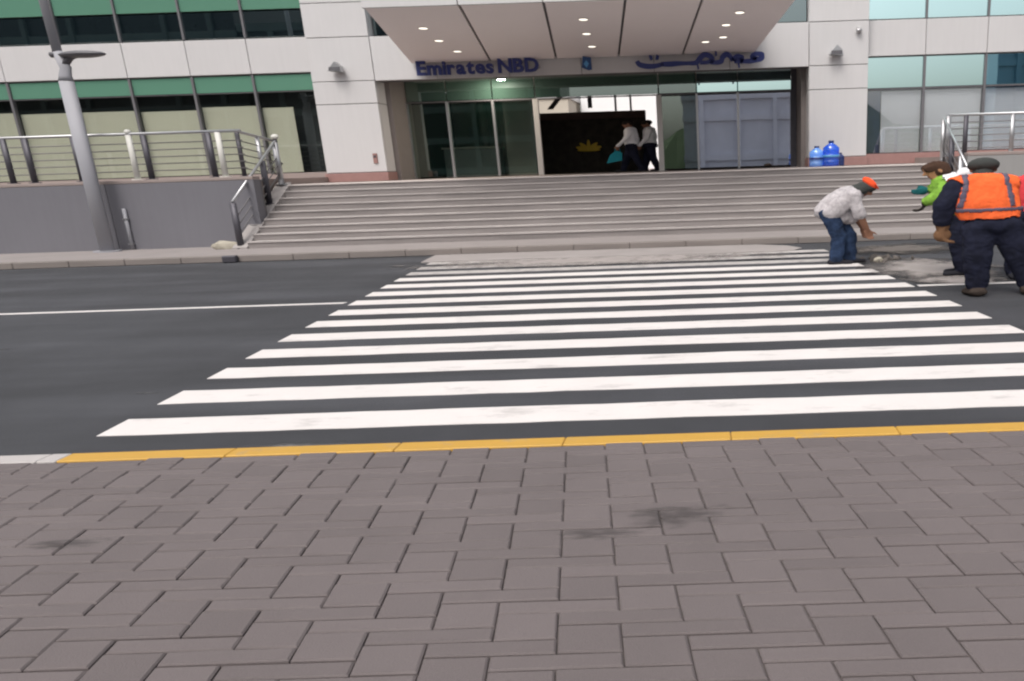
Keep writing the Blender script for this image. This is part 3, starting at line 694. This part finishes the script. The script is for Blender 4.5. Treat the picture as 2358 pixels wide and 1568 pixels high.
# ---------------------------------------------------------------- street lamp
lp = thing('street_lamp', (-14.35, 16.85, 0.128), 'tall grey street lamp post with a flat lamp head, before the grey wall', 'street lamp')
MB().tube([(-14.36, 16.85, .128), (-14.36, 16.85, 4.0)], [.100, .094], 20, 1.75).build('post', M['pole'], lp, True)
MB().tube([(-14.36, 16.85, 4.0), (-14.35, 16.85, 4.12), (-14.30, 16.85, 4.28), (-14.40, 16.85, 4.62)], [.096, .080, .072, .066], 20, 1.75).build('sleeve', M['pole'], lp, True)
MB().tube([(-14.40, 16.85, 4.62), (-14.52, 16.85, 8.2)], [.060, .040], 16, 1.75).build('upper_post', M['pole'], lp, True)
MB().tube([(-14.36, 16.85, .128), (-14.36, 16.85, .16)], .19, 20, 1.7).build('base_plate', M['pole'], lp)
hd = MB().ell((-13.82, 16.8, 4.545), (.52, .20, .075), 24, 12).build('lamp_head', M['lamp'], lp, True)
MB().tube([(-14.30, 16.85, 4.36), (-14.12, 16.84, 4.50), (-13.9, 16.82, 4.54)], [.07, .06, .05], 12, 1.3).build('arm', M['lamp'], lp, True)
MB().tube([(-14.56, 16.85, 4.56), (-14.38, 16.85, 4.58)], .06, 12).build('collar', M['lamp'], lp, True)
pp = thing('drain_pipe', (-14.1, 17.18, .13), 'slim grey pipe clipped to the wall beside the lamp post', 'pipe')
MB().tube([(-14.0, 17.165, .14), (-14.0, 17.165, 1.12)], .03, 10, 1.5).build('pipe', M['pole'], pp, True)
for z in (.25, .85): MB().box(-14.06, -13.94, 17.13, 17.198, z, z + .04).build('clip', M['steel'], pp)

# ---------------------------------------------------------------- loose stones, blue bottles, dig
def rock(name, loc, r, m, seed, label=None, cat=None, group=None, parent=None):
    bm = bmesh.new(); bmesh.ops.create_icosphere(bm, subdivisions=2, radius=1); rr = random.Random(seed)
    for v in bm.verts:
        k = 1 + rr.uniform(-.16, .16); v.co = Vector((v.co.x * r[0] * k, v.co.y * r[1] * k, max(v.co.z, -.55) * r[2] * k))
    me = bpy.data.meshes.new(name); bm.to_mesh(me); bm.free(); me.materials.append(m)
    o = link(name, me, parent); o.location = Vector(loc) + Vector((0, 0, r[2] * .5))
    if label: tag(o, label, cat, group)
    return o
rock('rock', (-11.35, 16.6, .13), (.30, .14, .13), M['rock'], 3, 'pale broken rock at the foot of the left handrail post', 'rock')
bt_cols = [(3.32, 20.75, 'bottle_l', .34, .17, 'pale blue water bottle against the right column, left of the pair'),
           (3.70, 20.55, 'bottle', .42, .19, 'deep blue large water bottle standing by the right column'),
           (4.02, 20.8, 'cap', .22, .09, 'small navy bottle, rightmost of the blue bottles')]
for i, (x, y, mk, h, r, lb) in enumerate(bt_cols):
    t = thing('water_bottle', (x, y, 1.54), lb, 'bottle', 'blue water bottles by the column')
    z = 1.54
    prof = [(0, .9), (.03, 1), (.25, 1), (.28, .93), (.31, 1), (.52, 1), (.55, .93), (.58, 1), (.78, .98), (.9, .6), (.96, .32), (1.0, .3)]
    H = h * 1.55
    MB().tube([(x, y, z + a * H) for a, b in prof], [b * r for a, b in prof], 18, 1.25).build('body', M[mk], t, True)
    MB().tube([(x, y, z + H * 1.0), (x, y, z + H * 1.09)], .34 * r, 14, 1.25).build('cap', M['cap'], t, True)
    if i < 2: MB().tube([(x, y, z + .38 * H), (x, y, z + .48 * H)], r * 1.012, 18, 1.25).build('label_band', M['lblue'] if i else M['blue'], t, True)
M['dust_f'] = feather('sand_dust_thinning', (0.31, 0.28, 0.265)); M['soil_f'] = feather('dark_soil_thinning', (0.12, 0.105, 0.095))
dusts = [('dust', blob(3.55, 10.9, 1.15, 1.35, 11, k=0.22), .006, 'dust'), ('dust', blob(3.6, 9.75, .75, .45, 12), .004, 'dust'), ('spoil', blob(3.9, 13.35, 1.25, .95, 14, k=.25), .012, 'rubble')]
dusts.append(('dust', blob(-1.9, 13.2, 4.0, 1.0, 21, k=.1, skew=-.2), .009, 'dust'))
for i, (nm, poly, h, mk) in enumerate(dusts):
    tag(MB().slab(poly, 0.0, h + .001 * i).build(nm, M['dust_f' if mk == 'dust' else 'soil_f']), ('pale dust spread on the road beside the workers', 'pale dust strip on the right lane line', '', 'pale dust over the far end of the crossing')[i] if mk == 'dust' else 'dark loose soil at the foot of the steps behind the workers', 'dust' if mk == 'dust' else 'soil', kind='stuff')
mb = MB(); rr = random.Random(5)
for k in range(70):
    a, d = rr.uniform(0, 6.28), abs(rr.gauss(0, .5)); s_ = rr.uniform(.015, .05)
    mb.ell((2.98 + .42 * d * math.cos(a), 11.95 + .3 * d * math.sin(a), s_ * .5 + .01), (s_ * 1.7, s_, s_ * .8), 6, 4, Euler((rr.random() * 3, rr.random() * 3, 0)))
tag(mb.build('rubble', M['rubble']), 'small heap of dark rubble in front of the bending worker', 'rubble', kind='stuff')
rock('stone', (2.93, 11.72, .01), (.085, .05, .06), M['rock'], 9, 'fist-sized tan stone on the rubble at the bending worker\'s feet', 'stone')

# ---------------------------------------------------------------- the street behind the viewer (seen in the glass)
M['env_dark'] = mat('dark_tower_glass', (0.012, 0.016, 0.018), 0.25, var=0.2, nscale=0.3)
M['env_band'] = mat('tower_band', (0.09, 0.12, 0.115), 0.5, var=0.3, nscale=0.4)
M['env_grey'] = mat('grey_concrete_block', (0.66, 0.66, 0.72), 0.8, var=0.25, nscale=0.3)
M['env_blue'] = mat('blue_glass_block', (0.10, 0.20, 0.28), 0.35, var=0.12, nscale=0.2)
M['env_hill'] = mat('scrub_hill', (0.10, 0.13, 0.07), 0.95, var=0.3, nscale=0.05)
def block(name, x0, x1, y0, y1, h, m, mb_, floors, label, nx):
    t = thing(name, ((x0 + x1) / 2, (y0 + y1) / 2, -0.05), label, 'building', 'buildings across the street')
    MB().box(x0, x1, y0, y1, -0.05, h).build('wall', M[m], t)
    for k in range(floors):
        z = h * (k + .55) / floors
        MB().box(x0 - .1, x1 + .1, y1 + .01, y1 + .25, z - .35, z + .35).build('floor_band', M[mb_], t)
    for k in range(nx):
        x = x0 + (x1 - x0) * (k + .5) / nx
        MB().box(x - .25, x + .25, y1 + .02, y1 + .4, 0, h).build('pier', M[mb_], t)
    MB().box(x0 - .2, x1 + .2, y0 - .2, y1 + .3, h + .01, h + .8).build('roof', M[mb_], t)
block('mid_block', -49.5, -16, -44, -38, 17.2, 'env_dark', 'env_band', 5, 'dark glass block mirrored in the left glazing beside the column', 5)
block('office_tower', -120, -50, -60, -38, 30, 'env_dark', 'env_band', 8, 'dark glass tower mirrored in the left-hand windows', 14)
block('low_block', -2, 15, -44, -38, 8.9, 'env_grey', 'env_grey', 2, 'low grey block mirrored in the entrance glass', 4)
block('blue_block', 33, 60, -41, -38, 13.6, 'env_blue', 'env_blue', 3, 'blue glass block mirrored in the right-hand windows', 6)
hm = MB(); hx = [i * 12 - 240 for i in range(50)]
for i, x in enumerate(hx):
    h = 20 + 6 * math.sin(x * .03) + 4 * math.sin(x * .09 + 1) + 2 * math.sin(x * .31)
    hm.v += [(x, -300, -.1), (x, -320, h), (x, -360, -.1)]
for i in range(len(hx) - 1):
    for k in range(2): hm.f.append((3 * i + k, 3 * i + 3 + k, 3 * i + 4 + k, 3 * i + 1 + k))
tag(hm.build('hill', M['env_hill']), kind='structure')
# pale block beyond the lobby's rear opening
M['beige'] = mat('beige_render', (0.50, 0.45, 0.38), 0.8, var=0.08, nscale=0.5)
t = thing('rear_block', (-14, 62, 1.5), 'beige building glimpsed through the lobby above the dark wall', 'building')
MB().box(-15.5, -10.8, 60, 66, 1.5, 7.3).build('wall', M['beige'], t); MB().box(-15.7, -10.6, 59.9, 66, 7.31, 7.7).build('roof', M['panel'], t)
t = thing('sky_stand_in', (0, 66, 1.5), 'white block added to stand for bright sky through the lobby beside the doorpost', 'building')  # added block: whitens the rear opening where sky alone came out grey
MB().box(-10.4, 12, 64, 70, 1.5, 11).build('wall', mat('sky_stand_in_white', (0.84, 0.84, 0.84), 0.8, var=0.03), t); MB().box(-10.6, 12.2, 63.8, 70, 11.01, 11.5).build('roof', M['panel'], t)
tag(MB().slab([(-60, 60), (60, 60), (60, 200), (-60, 200)], 1.0, 1.5).build('courtyard', M['terrace']), kind='structure')

# ---------------------------------------------------------------- people
STX = 1.85        # people are as broad across the picture as the photograph shows them
def vec(p): return np.array(p, float)
class Body:
    def __init__(s): s.pr = []
    def cap(s, a, b, ra, rb, lab): s.pr.append(('c', vec(a), vec(b), ra, rb, lab)); return s
    def chain(s, pts, rs, lab):
        for i in range(len(pts) - 1): s.cap(pts[i], pts[i + 1], rs[i], rs[i + 1], lab if isinstance(lab, str) else lab[i])
        return s
    def ell(s, c, r, lab): s.pr.append(('e', vec(c), vec(r), None, None, lab)); return s
    def hand(s, wrist, d, side, lab, size=1.0, curl=0.5):
        """palm, four fingers and a thumb; d direction of the hand, side = direction across the palm towards the thumb"""
        w = vec(wrist); d = vec(d) / np.linalg.norm(d); sd_ = vec(side); sd_ = sd_ - d * (sd_ @ d); sd_ /= np.linalg.norm(sd_)
        nrm = np.cross(d, sd_)
        for k in (-.028, -.009, .010, .028): s.cap(w + d * .01 + sd_ * k * .8 * size, w + d * .088 * size + sd_ * k * size, .017 * size, .014 * size, lab)
        for k, L in ((-.030, .062), (-.010, .078), (.010, .082), (.030, .074)):
            a = w + d * .088 * size + sd_ * k * size; b = a + (d * (1 - .3 * curl) + nrm * .5 * curl) * L * .55 * size
            c = b + (d * (1 - .8 * curl) + nrm * 1.0 * curl) * L * .45 * size
            s.cap(a, b, .0105 * size, .0095 * size, lab); s.cap(b, c, .0095 * size, .008 * size, lab)
        a = w + d * .03 * size + sd_ * .028 * size; b = a + (d * .6 + sd_ * .75 + nrm * .2) * .04 * size; c = b + (d * .9 + sd_ * .2 + nrm * .35) * .035 * size
        s.cap(a, b, .014 * size, .012 * size, lab); s.cap(b, c, .012 * size, .0095 * size, lab)
        return s
    def head(s, c, d, f, skin='skin', hair='hair'):
        """c centre, d crown direction, f face direction"""
        c = vec(c); d = vec(d) / np.linalg.norm(d); f = vec(f); f = f - d * (f @ d); f /= np.linalg.norm(f); sx = np.cross(f, d)
        s.cap(c + d * .035 - f * .012, c + d * .03 + f * .02, .088, .082, hair)
        s.cap(c - d * .03 + f * .025, c - d * .085 + f * .045, .068, .048, skin)
        s.cap(c + f * .055 - d * .0, c + f * .06 + d * .03, .045, .045, skin)
        s.cap(c + f * .098 - d * .005, c + f * .118 - d * .035, .011, .016, skin)          # nose
        s.cap(c + f * .088 - d * .070 - sx * .015, c + f * .088 - d * .070 + sx * .015, .010, .010, 'lip')
        for q in (-1, 1):
            s.cap(c + sx * q * .082 - d * .01, c + sx * q * .086 - d * .035, .016, .012, skin)  # ears
            s.cap(c + f * .092 + sx * q * .032 + d * .004, c + f * .094 + sx * q * .032 + d * .004, .011, .011, 'eye')
        return s
    def sdf(s, P):
        best = np.full(len(P), 1e9); lab = np.zeros(len(P), int); labs = sorted({q[5] for q in s.pr})
        for q in s.pr:
            if q[0] == 'c':
                a, b = q[1], q[2]; ab = b - a; t = np.clip(((P - a) @ ab) / (ab @ ab + 1e-12), 0, 1)
                dd = np.linalg.norm(P - a - t[:, None] * ab, axis=1) - (q[3] + (q[4] - q[3]) * t)
            else:
                k = (P - q[1]) / q[2]; n = np.linalg.norm(k, axis=1); dd = (n - 1) * q[2].min()
            m = dd < best; best[m] = dd[m]; lab[m] = labs.index(q[5])
        return lab, labs
    def build(s, name, mats, root, base, vox=0.011, smooth=3, stx=STX, rotz=0.0):
        mb = MB()
        for q in s.pr:
            if q[0] == 'e': mb.ell(q[1], q[2], 20, 14)
            else:
                a, b = Vector(q[1]), Vector(q[2]); d = (b - a); L = d.length; d = d.normalized() if L > 1e-6 else Vector((0, 0, 1))
                pts, rs = [], []
                for k in range(5):
                    th = math.pi / 2 * (1 - k / 4); pts.append(a - d * q[3] * math.sin(th)); rs.append(max(q[3] * math.cos(th), 1e-4))
                for k in range(5):
                    th = math.pi / 2 * k / 4; pts.append(b + d * q[4] * math.sin(th)); rs.append(max(q[4] * math.cos(th), 1e-4))
                tube_any(mb, pts, rs, d)
        me = bpy.data.meshes.new(name); me.from_pydata(mb.v, [], mb.f)
        bm = bmesh.new(); bm.from_mesh(me); bmesh.ops.recalc_face_normals(bm, faces=bm.faces); bm.to_mesh(me); bm.free()
        o = bpy.data.objects.new(name, me); COL.objects.link(o)
        md = o.modifiers.new('r', 'REMESH'); md.mode = 'VOXEL'; md.voxel_size = vox
        dg = bpy.context.evaluated_depsgraph_get(); me2 = bpy.data.meshes.new_from_object(o.evaluated_get(dg))
        bpy.data.objects.remove(o)
        bm = bmesh.new(); bm.from_mesh(me2)
        for _ in range(smooth): bmesh.ops.smooth_vert(bm, verts=bm.verts, factor=0.5, use_axis_x=True, use_axis_y=True, use_axis_z=True)
        bm.to_mesh(me2); bm.free()
        vco = np.array([v.co for v in me2.vertices]); vno = np.array([v.normal for v in me2.vertices]); vl, vls = s.sdf(vco); hard = {i for i, q in enumerate(vls) if q in ('skin', 'tan', 'eye', 'lip', 'glove', 'teal')}
        for q, i in enumerate(vl):
            if i not in hard:
                c_ = Vector(vco[q]); n1 = noise.noise(Vector((c_.x * 7 + c_.z * 5, c_.y * 7, c_.z * 6 - c_.x * 5))); n2 = noise.noise(Vector((c_.x * 20 + c_.z * 11 + n1 * 2, c_.y * 18, c_.z * 10 - c_.x * 9)))
                w_ = n1 * .012 + (.35 - abs(n2)) * .0105
                vco[q] += vno[q] * w_
        me2.vertices.foreach_set('co', vco.ravel()); me2.update()
        s.co = np.array([v.co for v in me2.vertices]); s.no = np.array([v.normal for v in me2.vertices]); s.faces = [tuple(p.vertices) for p in me2.polygons]
        cen = np.array([p.center for p in me2.polygons]); lab, labs = s.sdf(cen); s.cen = cen; s.flab = [labs[i] for i in lab]
        me2.materials.clear()
        for L in labs: me2.materials.append(mats[L])
        me2.polygons.foreach_set('material_index', lab.astype(np.int32)); me2.polygons.foreach_set('use_smooth', np.ones(len(lab), bool))
        s.base = vec(base); s.stx = stx; s.root = root
        for v in me2.vertices: v.co = Vector((v.co.x * stx + base[0], v.co.y + base[1], v.co.z + base[2]))
        s.obj = link(name, me2, root); return s
    def shell(s, name, m, pred, off=0.012, parent=None):
        """a garment lying on the body where pred(centre, label) holds"""
        keep = [f for f, c, l in zip(s.faces, s.cen, s.flab) if pred(c, l)]
        if not keep: return None
        ids = sorted({i for f in keep for i in f}); mp = {a: b for b, a in enumerate(ids)}; n = len(ids)
        out = s.co[ids] + s.no[ids] * off; inn = s.co[ids] + s.no[ids] * (off * .3)
        P = np.vstack([out, inn]); P = P * np.array([s.stx, 1, 1]) + s.base
        fs = [tuple(mp[i] for i in f) for f in keep]; ed = {}
        for f in fs:
            for a, b in zip(f, f[1:] + f[:1]): ed[(a, b)] = ed.get((a, b), 0) + 1
        rim = [(a, b, b + n, a + n) for (a, b) in ed if (b, a) not in ed]
        me = bpy.data.meshes.new(name); me.from_pydata([tuple(p) for p in P], [], fs + [tuple(i + n for i in f)[::-1] for f in fs] + [r[::-1] for r in rim])
        me.materials.append(m)
        for p in me.polygons: p.use_smooth = True
        return link(name, me, parent or s.root)
def tube_any(mb, pts, rs, d, seg=14):
    a = d.cross(Vector((0, 0, 1)) if abs(d.z) < .9 else Vector((1, 0, 0))).normalized(); c = d.cross(a); b = len(mb.v); n = len(pts)
    for p, r in zip(pts, rs):
        for k in range(seg):
            t = 2 * math.pi * k / seg; mb.v.append(tuple(p + (a * math.cos(t) + c * math.sin(t)) * r))
    for i in range(n - 1):
        for k in range(seg):
            k2 = (k + 1) % seg; mb.f.append((b + i * seg + k, b + i * seg + k2, b + (i + 1) * seg + k2, b + (i + 1) * seg + k))
    mb.f.append(tuple(b + k for k in range(seg))[::-1]); mb.f.append(tuple(b + (n - 1) * seg + k for k in range(seg)))

def cloth(name, col, **k):
    a = dict(rough=0.9, var=0.16, nscale=9, fine=0.07, fscale=90, bump=0.6, bscale=16, spec=0.2); a.update(k); return mat(name, col, **a)
skin = cloth('skin', (0.20, 0.10, 0.065), rough=0.55, bump=0.1)
PM = dict(skin=skin, tan=cloth('tan_skin', (0.36, 0.19, 0.10), rough=0.55, bump=0.1), hair=cloth('dark_hair', (0.018, 0.014, 0.012)), brown=cloth('brown_hair', (0.055, 0.030, 0.02)),
          lip=cloth('lips', (0.17, 0.06, 0.05), bump=0), eye=mat('eyes', (0.02, 0.015, 0.012), 0.2, var=0),
          shirt=cloth('pale_grey_shirt', (0.40, 0.375, 0.385), var=0.7, nscale=16), jeans=cloth('blue_jeans', (0.019, 0.034, 0.072), var=1.5, nscale=8), boot=cloth('brown_black_boots', (0.045, 0.034, 0.028)), shoe=cloth('dark_shoes', (0.02, 0.02, 0.025)),
          navy=cloth('navy_overalls', (0.0105, 0.012, 0.025), var=1.1, nscale=6), glove=cloth('brown_glove', (0.16, 0.085, 0.045)), dark=cloth('charcoal_scarf', (0.045, 0.048, 0.046)),
          orange=cloth('orange_vest', (0.76, 0.125, 0.034), bump=0.9, var=0.6, nscale=6), green=cloth('green_vest', (0.17, 0.33, 0.045), var=1.0, nscale=12), teal=cloth('teal_glove', (0.012, 0.10, 0.11)),
          white=cloth('white_shirt', (0.75, 0.74, 0.75)), redc=cloth('red_shirt', (0.60, 0.05, 0.06)), strip=cloth('grey_reflective_strip', (0.095, 0.08, 0.115), rough=0.4, bump=0.1),
          cap=cloth('orange_cap', (0.80, 0.09, 0.03), bump=0.15))

# 1. worker bending over the dig, side on, facing right
p1 = thing('person', (2.34, 11.7, 0.0), 'person in pale grey shirt, blue jeans and orange cap bending over the crossing', 'person')
b = Body()
for (h_, k_, a_, y) in (((-.145, -.07, .86), (-.055, -.075, .47), (-.075, -.07, .09), -.07), ((-.11, .08, .86), (.055, .09, .47), (.065, .09, .09), .09)):
    b.chain([h_, k_, a_], [.098, .072, .062], 'jeans'); b.cap((a_[0] - .035, y, .045), (a_[0] + .12, y, .035), .045, .035, 'shoe')
b.ell((-.13, 0, .88), (.13, .165, .13), 'jeans')
b.chain([(-.125, 0, .90), (-.05, 0, 1.05), (.035, 0, 1.15), (.075, 0, 1.18)], [.150, .152, .138, .10], 'shirt')
for y in (-1, 1):
    b.chain([(-.12, y * .09, .86), (-.03, y * .10, 1.02), (.05, y * .12, 1.15)], [.105, .11, .085], 'shirt')
    b.chain([(.055, y * .17, 1.15), (.095, y * .19, .93), (.12, y * .17, .80)], [.068, .058, .058], 'shirt')
    b.chain([(.12, y * .17, .80), (.16, y * .15, .66), (.19, y * .13, .56)], [.042, .036, .029], 'skin')
    b.hand((.19, y * .13, .56), (.22, -.1 * y, -1), (1, -.5 * y, 0), 'skin', 1.05)
b.chain([(-.13, 0, .86), (-.02, 0, .79), (.05, 0, .74)], [.14, .115, .08], 'shirt')       # loose hem hanging at the front
b.cap((.075, 0, 1.18), (.125, 0, 1.21), .062, .058, 'dark')
b.head((.165, 0, 1.235), (.66, 0, .75), (.80, -.2, -.6), 'skin', 'dark')
b.ell((.125, 0, 1.215), (.098, .105, .098), 'dark')
b.build('body', PM, p1, (2.34, 11.7, 0.0))
MB().ell((2.34 + .222 * STX, 11.7, 1.315), (.080 * STX, .095, .072), 20, 12, Euler((0, math.radians(38), 0))).build('cap', PM['cap'], p1, True)
MB().ell((2.34 + .268 * STX, 11.68, 1.285), (.050 * STX, .075, .013), 16, 8, Euler((0, math.radians(50), 0))).build('cap_peak', PM['cap'], p1, True)

# 2. worker in the orange vest, seen from behind
p2 = thing('person', (3.44, 8.55, 0.0), 'person in orange vest and navy overalls seen from behind, legs apart', 'person')
b = Body()
b.chain([(-.045, -.02, .84), (-.05, -.05, .48), (-.035, -.02, .15)], [.125, .096, .082], 'navy'); b.cap((-.035, -.065, .062), (-.06, .13, .04), .064, .045, 'boot')
b.chain([(.135, -.02, .84), (.225, -.03, .48), (.315, .0, .15)], [.122, .092, .080], 'navy'); b.cap((.315, -.045, .062), (.35, .15, .04), .064, .045, 'boot')
b.ell((.045, -.02, .88), (.19, .145, .14), 'navy')
b.chain([(.035, 0, .96), (.01, .02, 1.12), (-.015, .07, 1.29), (-.02, .11, 1.38)], [.145, .15, .15, .11], 'torso')
for q in (-1, 1):
    b.chain([(.03 + q * .09, .0, .97), (-.005 + q * .11, .03, 1.14), (-.02 + q * .115, .07, 1.30), (-.02 + q * .10, .10, 1.38)], [.095, .105, .105, .085], 'torso')
b.chain([(-.02, .08, 1.38), (-.175, .07, 1.36)], [.10, .088], 'torso'); b.chain([(-.02, .08, 1.38), (.14, .07, 1.36)], [.10, .088], 'torso')
b.chain([(-.20, .06, 1.345), (-.275, .02, 1.13), (-.275, .06, .93)], [.086, .076, .066], 'navy')
b.chain([(-.275, .06, .93), (-.27, .08, .86)], [.05, .05], 'glove'); b.hand((-.27, .08, .87), (.05, .05, -1), (.3, 1, 0), 'glove', 1.55, .8)
b.ell((-.268, .09, .76), (.062, .05, .085), 'glove')
b.chain([(.150, .08, 1.345), (.165, .26, 1.20), (.12, .42, 1.06)], [.080, .072, .060], 'navy')
b.hand((.12, .42, 1.06), (-.1, 1, -.5), (-1, 0, 0), 'glove', 1.2, .8)
b.cap((-.02, .12, 1.40), (-.005, .16, 1.50), .072, .068, 'dark')
b.head((.0, .19, 1.545), (0, .35, .94), (0, .94, -.35), 'skin', 'dark')
PM2 = dict(PM); PM2['torso'] = PM['navy']
b.build('body', PM2, p2, (3.44, 8.55, 0.0))
vs_ = b.shell('vest', PM['orange'], lambda c, l: l == 'torso' and c[2] > .955 + .0 and (c[2] < 1.475) and abs(c[0] + .02) < .215, .020)
for q in (-1, 1):
    b.shell('reflective_strip', PM['strip'], lambda c, l, q=q: l == 'torso' and c[2] > 1.10 and c[2] < 1.47 and abs(c[0] + .02 - q * .140 + (c[2] - 1.3) * q * .08) < .017, .026)
b.shell('reflective_strip', PM['strip'], lambda c, l: l == 'torso' and 1.045 < c[2] < 1.085, .026)
MB().ell((3.44, 8.55 + .19, 1.585), (.108 * STX, .115, .088), 20, 12, Euler((-.35, 0, 0))).build('head_cloth', PM['dark'], p2, True)

# 3. worker in the green vest, leaning left behind the first
p3 = thing('person', (3.72, 10.2, 0.0), 'person with brown hair in a bright green vest leaning left behind the orange-vested worker', 'person')
b = Body()
for (h_, k_, a_) in (((.03, -.08, .84), (-.02, -.10, .46), (.03, -.09, .10)), ((.03, .10, .84), (.02, .10, .46), (.07, .11, .10))):
    b.chain([h_, k_, a_], [.105, .078, .066], 'navy'); b.cap((a_[0] + .03, a_[1], .05), (a_[0] - .12, a_[1], .035), .046, .036, 'shoe')
b.ell((.03, .01, .88), (.135, .17, .13), 'navy')
b.chain([(.02, 0, .95), (-.04, 0, 1.12), (-.10, 0, 1.28), (-.125, 0, 1.36)], [.155, .165, .155, .115], 'green')
for y in (-1, 1):
    b.chain([(-.0, y * .09, 1.0), (-.06, y * .11, 1.18), (-.105, y * .13, 1.33)], [.085, .095, .08], 'green')
b.chain([(-.11, -.19, 1.33), (-.20, -.23, 1.18), (-.27, -.20, 1.10)], [.088, .080, .070], 'green')
b.chain([(-.265, -.20, 1.10), (-.30, -.16, 1.06)], [.042, .036], 'hair'); b.hand((-.295, -.16, 1.065), (-.35, .2, -.9), (0, -1, .2), 'hair', 1.0, 1.0)
b.chain([(-.11, .17, 1.33), (-.22, .16, 1.24)], [.070, .056], 'green'); b.chain([(-.22, .16, 1.24), (-.255, .13, 1.235)], [.045, .045], 'tan')
b.hand((-.25, .12, 1.24), (-.55, -.8, -.15), (0, 0, 1), 'teal', 1.15, 1.0); b.ell((-.295, .07, 1.235), (.052, .05, .065), 'teal')
b.cap((-.13, 0, 1.37), (-.165, 0, 1.46), .062, .058, 'tan')
b.head((-.205, 0, 1.525), (-.35, 0, .93), (-.9, -.15, -.45), 'tan', 'brown')
b.cap((-.17, 0, 1.50), (-.185, 0, 1.56), .088, .09, 'brown')
b.build('body', PM, p3, (3.72, 10.2, 0.0))
b.shell('shoulder_cloth', PM['white'], lambda c, l: l == 'green' and c[2] > 1.36 and c[0] > -.16, .03)
MB().ell((3.70, 10.05, 1.47), (.115, .08, .075), 16, 10).build('dust_mask', PM['white'], p3, True)

# 4. worker in red at the right edge
p4 = thing('person', (4.56, 9.75, 0.0), 'person in a red shirt cut off by the right edge beside the orange vest', 'person')
b = Body()
for q in (-1, 1):
    b.chain([(q * .10, 0, .84), (q * .11, -.02, .46), (q * .11, 0, .10)], [.11, .08, .068], 'navy'); b.cap((q * .11, .02, .05), (q * .12, -.13, .035), .046, .036, 'shoe')
    b.chain([(q * .20, .0, 1.32), (q * .24, .0, 1.07)], [.075, .066], 'redc'); b.chain([(q * .24, .0, 1.07), (q * .22, -.10, .86)], [.046, .032], 'skin')
    b.hand((q * .22, -.10, .87), (0, -.3, -1), (-q * .3, -1, 0), 'skin', 1.0)
    b.chain([(q * .09, 0, .98), (q * .11, 0, 1.18), (q * .10, 0, 1.33)], [.09, .10, .08], 'redc')
b.ell((0, 0, .88), (.175, .135, .13), 'navy'); b.chain([(0, 0, .96), (0, 0, 1.15), (0, 0, 1.33), (0, 0, 1.40)], [.13, .14, .13, .08], 'redc')
b.cap((0, 0, 1.4), (0, -.02, 1.48), .06, .056, 'skin'); b.head((0, -.04, 1.57), (0, -.2, 1), (0, -1, -.2))
b.build('body', PM, p4, (4.56, 9.75, 0.0))

# 5. two people in the doorway
def walker(x, y, label, face, ph, shirt='white', legs='navy', strap=False):
    p = thing('person', (x, y, 1.54), label, 'person'); b = Body(); sg_ = face
    for q, o_ in ((-1, ph), (1, -ph)):
        b.chain([(0, q * .09, .84), (o_ * .45 + .02 * sg_, q * .09, .46), (o_, q * .09, .10)], [.105, .075, .06], legs)
        b.cap((o_ - .03 * sg_, q * .09, .045), (o_ + .12 * sg_, q * .09, .035), .042, .034, 'shoe')
        b.chain([(0.0, q * .19, 1.30), (-o_ * .5 + .0, q * .22, 1.05)], [.066, .055], shirt)
        b.chain([(-o_ * .5, q * .22, 1.05), (-o_ * 1.0 + .06 * sg_, q * .22, .84)], [.05, .036], shirt)
        b.hand((-o_ * 1.0 + .06 * sg_, q * .22, .84), (.1 * sg_, 0, -1), (sg_, 0, 0), 'skin')
        b.chain([(0, q * .08, .98), (0, q * .10, 1.15), (0, q * .12, 1.30)], [.09, .095, .078], shirt)
    b.ell((0, 0, .88), (.120, .160, .12), legs); b.ell((0, 0, .92), (.135, .175, .15), shirt); b.chain([(0, 0, .95), (0, 0, 1.15), (0, 0, 1.31), (.01 * sg_, 0, 1.37)], [.125, .13, .12, .07], shirt)
    b.cap((.01 * sg_, 0, 1.38), (.02 * sg_, 0, 1.45), .056, .052, 'skin'); b.head((.035 * sg_, 0, 1.53), (.1 * sg_, 0, 1), (sg_, 0, -.1))
    b.build('body', PM, p, (x, y, 1.54), vox=0.014)
    if strap: b.shell('waist_jacket', PM['navy'], lambda c, l: l == legs and c[2] > .78, .03)
    return p
walker(-2.30, 23.75, 'person in white shirt and dark trousers carrying a teal bag through the doorway', -1, .17)
walker(-1.70, 23.95, 'person in white shirt next to the pale doorpost in the entrance', -1, .12, strap=True)
tb = thing('hand_bag', (-2.88, 23.6, 1.83), 'small teal bag carried by the left person in the doorway', 'bag')
M['tealbag'] = cloth('teal_bag', (0.02, 0.24, 0.30))
MB().prism([(-3.12, 1.84), (-2.62, 1.92), (-2.60, 2.16), (-2.78, 2.24), (-3.0, 2.10)], 23.53, 23.67).build('bag_body', M['tealbag'], tb)
MB().tube([(-2.85, 23.6, 2.18), (-2.80, 23.57, 2.36), (-2.70, 23.57, 2.38), (-2.66, 23.6, 2.2)], .014, 8).build('handle', M['tealbag'], tb, True)
